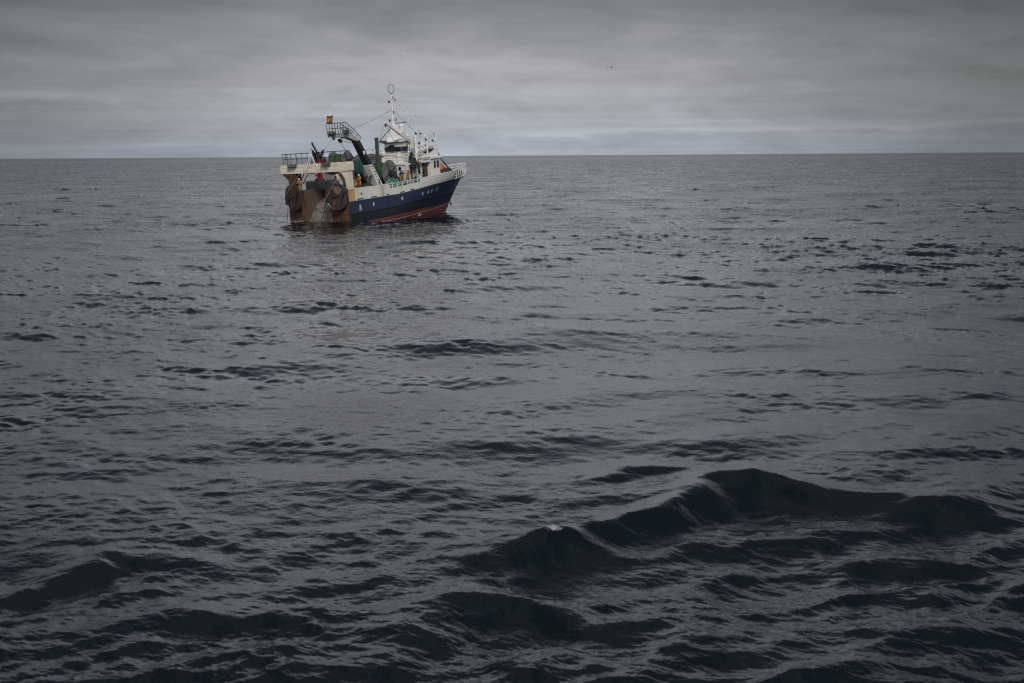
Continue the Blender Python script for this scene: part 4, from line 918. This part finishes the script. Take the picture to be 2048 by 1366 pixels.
rope([(13.5, -2.0, 11.9), (15.0, -2.0, 9.9), (16.2, -2.3, 8.0)], .02, 'wire', 'thin wire from the derrick head down past the control cabin', group='running rigging')
rope([(13.5, -1.9, 11.9), (13.3, -1.0, 9.6), (13.5, -.8, 7.2)], .015, 'wire', 'thin vertical wire hanging below the derrick head', group='running rigging')
rope([(10.2, -.4, 8.9), (10.6, -.6, 8.2), (10.4, -.8, 7.6), (11.2, -1.1, 7.7), (11.4, -1.2, 8.3), (10.9, -.9, 8.8), (10.2, -.6, 8.3), (10.9, -.7, 7.3)], .03, 'wire', 'tangled dark rope coil hung behind the black arch', group='running rigging')
rope([(24.0, -3.3, 7.0), (26.0, -3.0, 6.0), (28.0, -2.6, 4.95)], .04, 'wire', 'black stay from the bridge visor down to the windlass', group='running rigging')

# flag
fl = MB(); nx, nz = 12, 8
vs = [(-1.45 * i / nx, .10 * math.sin(i * .9) * (i / nx), 1.15 * j / nz - .38 * (i / nx) + .05 * math.sin(i * .8)) for j in range(nz + 1) for i in range(nx + 1)]
sh = [(v[0], v[1] , v[2]) for v in vs]
fs = [(j * (nx + 1) + i, j * (nx + 1) + i + 1, (j + 1) * (nx + 1) + i + 1, (j + 1) * (nx + 1) + i) for j in range(nz) for i in range(nx)]
flag = thing_empty('flag', aboard(.95, -2.55, 12.38, ry=14) @ Matrix.Scale(.88, 4), 'red and yellow striped flag flying from the end of the net arch railing', 'flag')
fb = []
for j in range(nz):
    fb.append(1 if 2 <= j < 6 else 0)
mb = MB()
for j in range(nz):
    for i in range(nx): mb.add([vs[k] for k in fs[j * nx + i]], [(0, 1, 2, 3)], fb[j])
mb.build('cloth', [plain('flag_red', (0.22, .018, .024), .8), plain('flag_yellow', (.30, .25, .06), .8)], flag)
MB().tube([(0, 0, -.15), (0, 0, 1.35)], .03, 5).build('pole', 'wire', flag)

# loose netting on deck
def heap(mtx, rx, ry, rz, mats, label, seed, coils=0, name='net_pile', cat='fishing net', group=None, cm='net_light'):
    rnd = random.Random(seed); nu, nv = 40, 16; vs = []
    ph = [rnd.uniform(0, 6) for _ in range(8)]
    for j in range(nv + 1):
        r = j / nv
        for i in range(nu):
            a = 2 * math.pi * i / nu
            k = 1 + .14 * math.sin(3 * a + ph[0]) + .1 * math.sin(5 * a + ph[1] + 3 * r) + .06 * math.sin(11 * a + ph[2] + 9 * r)
            z = (1 - r ** 2.2) * (1 + .22 * math.sin(4 * a + ph[3] + 5 * r) + .14 * math.sin(9 * a + ph[4] + 8 * r)) + rnd.uniform(-.03, .03)
            vs.append((rx * r * k * math.cos(a), ry * r * k * math.sin(a), max(rz * z, 0)))
    fs = [(j * nu + i, j * nu + (i + 1) % nu, (j + 1) * nu + (i + 1) % nu, (j + 1) * nu + i) for j in range(nv) for i in range(nu)]
    root = thing_empty(name, mtx, label, cat, group)
    MB().add(vs, fs).build('netting', mats, root, smooth=True)
    if coils:
        c = MB()
        for k in range(coils):
            x0, y0 = rnd.uniform(-.6, .6) * rx, rnd.uniform(-.6, .6) * ry; r0 = rnd.uniform(.18, .5) * ry
            z0 = rz * (1 - (abs(x0 / rx) ** 2 + abs(y0 / ry) ** 2)) + .06
            c.tube([(x0 + r0 * math.cos(q), y0 + r0 * .8 * math.sin(q), z0 + .14 * math.sin(q * 2 + k)) for q in np.linspace(0, 6.0, 12)], .035, 5)
        c.build('rope_coil', cm, root)
    return root
heap(aboard(11.4, -3.95, 3.43), 2.1, .75, 1.1, 'net_light', 'heap of pale teal netting on deck beside the big starboard drum', 1, 12, group='net heaps on deck')
heap(aboard(13.9, -4.15, 3.43), 1.1, .5, .62, 'net_teal', 'dark teal netting at the feet of the crew behind the waist rail', 2, 5, group='net heaps on deck', cm='net_light')
heap(aboard(16.4, -4.2, 3.43), .95, .5, .95, 'net_teal', 'dark teal net heap at the forward end of the waist rail', 5, 3, group='net heaps on deck', cm='net_light')
heap(aboard(5.6, -3.5, 3.94), 1.9, 1.0, .38, 'net_dark', 'flat blackish net spread on the side deck below the arch', 6, 4, group='net heaps on deck', cm='net_dark')
heap(aboard(16.6, -3.85, 6.15, ry=-4), .8, .5, 1.5, 'net_dark', 'black and green net bundle hung at the corner of the boat deck', 7, 7, group='hanging nets', cm='net_dark')
heap(aboard(16.5, -4.1, 7.1), .3, .2, .55, 'net_light', 'small pale green net tuft on top of the black bundle', 9, 2, group='hanging nets')
# hoops and loops hanging from the bundle
for k, (x, z, r) in enumerate(((17.1, 6.15, .42), (16.6, 5.9, .35), (17.5, 6.3, .38))):
    o = MB().ring((0, 0, 0), r, 'y', .05, 18, 5, r2=r * .75).build('rope_loop', 'net_dark', matrix=aboard(x, -4.05, z, rx=14 * k, rz=8 * k))
    tag(o, ['largest dark rope loop hanging under the boat deck corner', 'lowest dark rope loop hanging beside the round window', 'dark rope loop nearest the brown door'][k], 'rope loop', 'rope loops under the boat deck')
for x, l in ((15.5, 1.1), (16.0, .8), (16.9, .7)):
    rope([(x, -4.0, 6.2), (x + .1, -4.05, 6.2 - l * .5), (x - .05, -4.0, 6.2 - l)], .07, 'net_dark', {15.5: 'frayed black rope end hanging farthest aft under the net bundle', 16.0: 'middle black rope end hanging under the net bundle', 16.9: 'shortest black rope end hanging under the net bundle'}[x], group='rope ends under the net bundle')

# life rafts, lifebuoys
def raft(mtx, label):
    r_ = thing_empty('life_raft', mtx, label, 'life raft', 'life raft canisters')
    MB().tube([(-.95, 0, 0), (-.8, 0, 0), (.8, 0, 0), (.95, 0, 0)], .36, 14).ball((-.9, 0, 0), .22, .34, .34).ball((.9, 0, 0), .22, .34, .34).build('canister', 'white_clean', r_, smooth=True)
    MB().ring((-.45, 0, 0), .375, 'x', .03, 16, 4).ring((.45, 0, 0), .375, 'x', .03, 16, 4).build('strap', 'wire', r_)
    MB().box(-.5, -.4, -.3, .3, -.52, -.3).box(.4, .5, -.3, .3, -.52, -.3).build('cradle', 'grey_light', r_)
raft(aboard(20.6, -2.6, 8.05), 'white life raft canister on the starboard boat deck behind the bridge')
raft(aboard(17.3, 2.0, 7.95, rz=80), 'white life raft canister on the white locker left of the control cabin')
for k, (x, z, l) in enumerate(((18.35, 7.35, 'upper red and white lifebuoy on the boat deck rail'), (18.1, 6.8, 'lower red and white lifebuoy beside the call sign letters'))):
    lb = thing_empty('lifebuoy', aboard(x, -4.02, z), l, 'lifebuoy', 'lifebuoys on the boat deck rail')
    MB().ring((0, 0, 0), .3, 'y', .085, 20, 8).build('ring', 'buoy_red', lb, smooth=True)
    bd = MB()
    for a in (0, 90, 180, 270): bd.bar((.3 * math.cos(R(a + 45)) - .09 * math.sin(R(a + 45)), 0, .3 * math.sin(R(a + 45)) + .09 * math.cos(R(a + 45))), (.3 * math.cos(R(a + 45)) + .09 * math.sin(R(a + 45)), 0, .3 * math.sin(R(a + 45)) - .09 * math.cos(R(a + 45))), .19, .19, up=(0, 1, 0))
    bd.build('band', 'white_clean', lb)
# buoys on the fish bin
for k, (x, y, r, m_, l) in enumerate(((27.2, -1.7, .42, 'orange', 'large bright orange-red buoy on the grey foredeck bin'), (26.9, -.5, .36, 'orange', 'orange-red buoy lying behind the largest one'), (26.0, -2.1, .33, 'peach', 'faded peach buoy next to the bridge wall'), (26.2, -1.3, .26, 'peach', 'small faded orange buoy behind the peach one'))):
    bu = thing_empty('buoy', aboard(x, y, 4.83 + r), l, 'buoy', 'buoys on the foredeck bin')
    MB().ball((0, 0, 0), r, r, r, 16, 12).build('float', m_, bu, smooth=True)
    MB().tube([(0, 0, r * .9), (0, 0, r * 1.25)], .07, 8).build('eye', 'wire', bu)
o = MB().ball((0, 0, 0), .3, .25, .22, noise=.15).build('net_bundle', 'net_light', matrix=aboard(26.7, .6, 5.35)); tag(o, 'small green net bundle beside the buoys on the foredeck', 'fishing net')

# ------------------------------------------------------------------ crew
def person(mtx, label, pose, jacket, trousers, helmet, vest=None):
    """one skinned body; joints in metres, x forward, y left"""
    J = dict(pose)
    chain = [('pelvis', 'chest', .15, .19), ('chest', 'neck', .19, .075), ('neck', 'head', .065, .10), ('head', 'crown', .105, .075)]
    for s in 'lr':
        chain += [('pelvis', 'hip' + s, .13, .115), ('hip' + s, 'knee' + s, .105, .075), ('knee' + s, 'ankle' + s, .075, .055), ('ankle' + s, 'toe' + s, .06, .05),
                  ('chest', 'sho' + s, .12, .085), ('sho' + s, 'elb' + s, .08, .06), ('elb' + s, 'wri' + s, .058, .04), ('wri' + s, 'palm' + s, .038, .045)]
    names = []; rad = {}
    for a, b2, ra, rb in chain:
        for n_, r_ in ((a, ra), (b2, rb)):
            if n_ not in names: names.append(n_)
            rad.setdefault(n_, r_)
    rad['chest'] = .17; rad['neck'] = .07; rad['head'] = .10
    me = bpy.data.meshes.new('body'); me.from_pydata([J[n_] for n_ in names], [(names.index(a), names.index(b2)) for a, b2, _, _ in chain], [])
    o = bpy.data.objects.new('body_tmp', me); COL.objects.link(o)
    sk = o.modifiers.new('skin', 'SKIN'); sub = o.modifiers.new('sub', 'SUBSURF'); sub.levels = 1; sub.render_levels = 1
    for i, n_ in enumerate(names):
        me.skin_vertices[0].data[i].radius = (rad[n_], rad[n_] * (.82 if n_ in ('chest', 'pelvis') else 1))
    me.skin_vertices[0].data[0].use_root = True
    body = bpy.data.meshes.new_from_object(o.evaluated_get(bpy.context.evaluated_depsgraph_get())); bpy.data.objects.remove(o)
    bm = bmesh.new(); bm.from_mesh(body)
    V = {k: Vector(v) for k, v in J.items()}
    for s in 'lr':        # fingers and thumb, slightly curled, plus nose and ears below
        p = V['palm' + s]; d = (p - V['wri' + s]).normalized(); side = d.cross(Vector((0, 0, 1))); side = side.normalized() if side.length > .1 else Vector((1, 0, 0)); cu = d.cross(side)
        tmp = MB()
        for k, ln_ in enumerate((.075, .085, .08, .062)):
            q = p + side * (.027 * (k - 1.5)) + d * .02
            tmp.tube([q, q + d * ln_ * .55, q + d * ln_ * .85 + cu * .03], .010, 5, r1=.007)
        tmp.tube([p - side * .04 - d * .02, p - side * .065 + d * .02, p - side * .06 + d * .05 + cu * .015], .012, 5, r1=.009)
        m2 = bpy.data.meshes.new('t'); m2.from_pydata(tmp.v, [], tmp.f); bm.from_mesh(m2); bpy.data.meshes.remove(m2)
    hd = V['head']; tmp = MB().tube([hd + Vector((.08, 0, .03)), hd + Vector((.125, 0, -.01))], .012, 5, r1=.02)
    for s in (-1, 1): tmp.ball(tuple(hd + Vector((0, s * .10, 0))), .02, .012, .035, 6, 5); tmp.ball(tuple(hd + Vector((.09, s * .035, .035))), .014, .014, .01, 6, 5)
    m2 = bpy.data.meshes.new('t'); m2.from_pydata(tmp.v, [], tmp.f); bm.from_mesh(m2); bpy.data.meshes.remove(m2)
    body.clear_geometry(); bm.to_mesh(body); bm.free()
    seg = [('pelvis', 'chest', 1), ('chest', 'neck', 1), ('neck', 'head', 0), ('head', 'crown', 0)]
    for s in 'lr': seg += [('pelvis', 'hip' + s, 2), ('hip' + s, 'knee' + s, 2), ('knee' + s, 'ankle' + s, 2), ('ankle' + s, 'toe' + s, 3), ('chest', 'sho' + s, 1), ('sho' + s, 'elb' + s, 1), ('elb' + s, 'wri' + s, 1), ('wri' + s, 'palm' + s, 0), ]
    body.materials.clear()
    for q in ('skin', jacket, trousers, 'boot'): body.materials.append(M[q])
    for f in body.polygons:
        c = f.center; best = (9, 0)
        for a, b2, mi in seg:
            A, Bv = V[a], V[b2]; t_ = max(0, min(1.15 if mi == 0 else 1, (c - A).dot(Bv - A) / (Bv - A).length_squared)); dd = (c - A - (Bv - A) * t_).length
            if mi == 3: dd *= .8
            if dd < best[0]: best = (dd, mi)
        f.material_index = best[1]; f.use_smooth = True
    root = thing_empty('person', mtx, label, 'person', 'crew of the trawler')
    b_ = bpy.data.objects.new('body', body); COL.objects.link(b_); b_.parent = root
    h = MB().ball((0, 0, 0), .145, .125, .135, 14, 8, z0=-.25); h.tube([(.15 * math.cos(a), .13 * math.sin(a), -.03) for a in np.linspace(0, 2 * math.pi, 15)[:-1]], .015, 5, closed=True); h.ball((.13, 0, -.03), .07, .08, .012, 8, 4)
    hm = h.build('helmet', helmet, root, smooth=True); d = V['crown'] - V['head']
    hm.location = V['head'] + d * .6; hm.rotation_euler = Vector((0, 0, 1)).rotation_difference(d).to_euler()
    if vest:
        c0, c1 = V['pelvis'].lerp(V['chest'], .35), V['neck']; k = (c1 - c0)
        vm = MB().tube([c0, c0 + k * .25, c0 + k * .6, c0 + k * .85, c0 + k * .95], .19, 12, r1=.15)
        vm.build('lifejacket', vest, root, smooth=True)
    return root
def stand(bend=0.0, arms=(0.35, 0.2), spread=.12, step=.1, kneel=False):
    c, s_ = math.cos(bend), math.sin(bend)
    if kneel:
        P = dict(pelvis=(0, 0, .42), hipl=(.02, .1, .40), hipr=(.02, -.1, .40), kneel=(.38, .16, .45), kneer=(.12, -.16, .08), anklel=(.28, .16, .08), ankler=(-.3, -.14, .08), toel=(.43, .17, .04), toer=(-.42, -.14, .03)); z0 = .42
    else:
        P = dict(pelvis=(0, 0, .93), hipl=(0, .1, .90), hipr=(0, -.1, .90), kneel=(step * .6 + .03, spread, .50), kneer=(-step * .2 + .03, -spread, .50), anklel=(step, spread + .02, .08), ankler=(-step, -spread - .02, .08), toel=(step + .16, spread + .04, .04), toer=(-step + .16, -spread - .04, .04)); z0 = .93
    T = lambda x, y, z: (x * c + z * s_, y, z0 + z * c - x * s_)
    P.update(chest=T(0, 0, .36), neck=T(0, 0, .56), head=T(.02, 0, .68), crown=T(.02, 0, .77), shol=T(0, .19, .48), shor=T(0, -.19, .48))
    for s, sg, a in (('l', 1, arms[0]), ('r', -1, arms[1])):
        sh = Vector(P['sho' + s]); e = sh + Vector((math.sin(a) * .28, sg * .06, -math.cos(a) * .28)); w_ = e + Vector((math.sin(a + .7) * .25, -sg * .02, -math.cos(a + .7) * .25)); p_ = w_ + (w_ - e).normalized() * .09
        P['elb' + s] = tuple(e); P['wri' + s] = tuple(w_); P['palm' + s] = tuple(p_)
    return P
person(aboard(4.75, -3.3, 3.96, rz=190), 'standing crewman in yellow oilskins, orange lifejacket and white helmet by the gantry leg', stand(.15, (.5, .1)), 'yellow', 'yellow', 'helmet_white', 'vest')
person(aboard(3.85, -3.35, 3.96, rz=150), 'crouching crewman in orange-yellow oilskins and yellow helmet at the foot of the gantry leg', stand(.35, (.9, .7), kneel=True), 'yellow', 'yellow_pale', 'helmet_yellow', 'yellow_pale')
person(aboard(.35, 3.0, 3.96, rz=200), 'crewman in orange lifejacket and white helmet beyond the slipway, above the left trawl door', stand(.1, (.6, .8)), 'yellow_pale', 'yellow_pale', 'helmet_white', 'vest')
person(aboard(13.75, -3.45, 3.95, rz=-60), 'crewman in dark sweater and yellow trousers bending over the nets beside the drum', stand(.35, (.9, 1.0)), 'jacket_dark', 'yellow', 'helmet_blue', None)
person(aboard(15.1, -3.0, 3.95, rz=200), 'crewman with white helmet standing between two others behind the nets', stand(.1, (.5, .4)), 'jacket_grey', 'yellow', 'helmet_white', None)
person(aboard(15.0, -4.0, 3.8, rz=230), 'crewman in grey sweater, yellow bib trousers and blue helmet by the waist rail', stand(.2, (.9, .6)), 'jacket_grey', 'yellow', 'helmet_blue', 'yellow')

# gull far off to the right, over the sea
gull = thing_empty('gull', Matrix.Translation((21.0, 300, 26.2)) @ Matrix.Rotation(R(-20), 4, 'Y') @ Matrix.Scale(1.5, 4), 'small dark gull gliding high above the horizon to the right of the boat', 'bird')
MB().ball((0, 0, 0), .09, .26, .10, 10, 10).ball((0, .27, .04), .06, .08, .06, 8, 6).prism([(-.03, -.2), (.03, -.2), (.09, -.45), (-.09, -.45)], 'z', -.01, .02).build('body', 'feather', gull, smooth=True)
for s in (-1, 1):
    P = [(0, .12, .02), (.32, .16, .17), (.62, .02, .10), (.86, -.14, -.02)]; ch = [.24, .20, .14, .03]
    vs = []
    for (x, y, z), c in zip(P, ch): vs += [(s * x, y, z), (s * x, y - c, z), (s * x, y - c * .5, z + .03)]
    fs = []
    for i in range(3):
        a = i * 3; fs += [(a, a + 3, a + 5, a + 2), (a + 2, a + 5, a + 4, a + 1), (a + 1, a + 4, a + 3, a)]
    MB().add(vs, fs + [(0, 2, 1), (9, 10, 11)]).build('wing', 'feather', gull, smooth=True)
MB().tube([(0, .33, .03), (0, .40, .02)], .02, 5, r1=.006).build('beak', 'beak', gull)
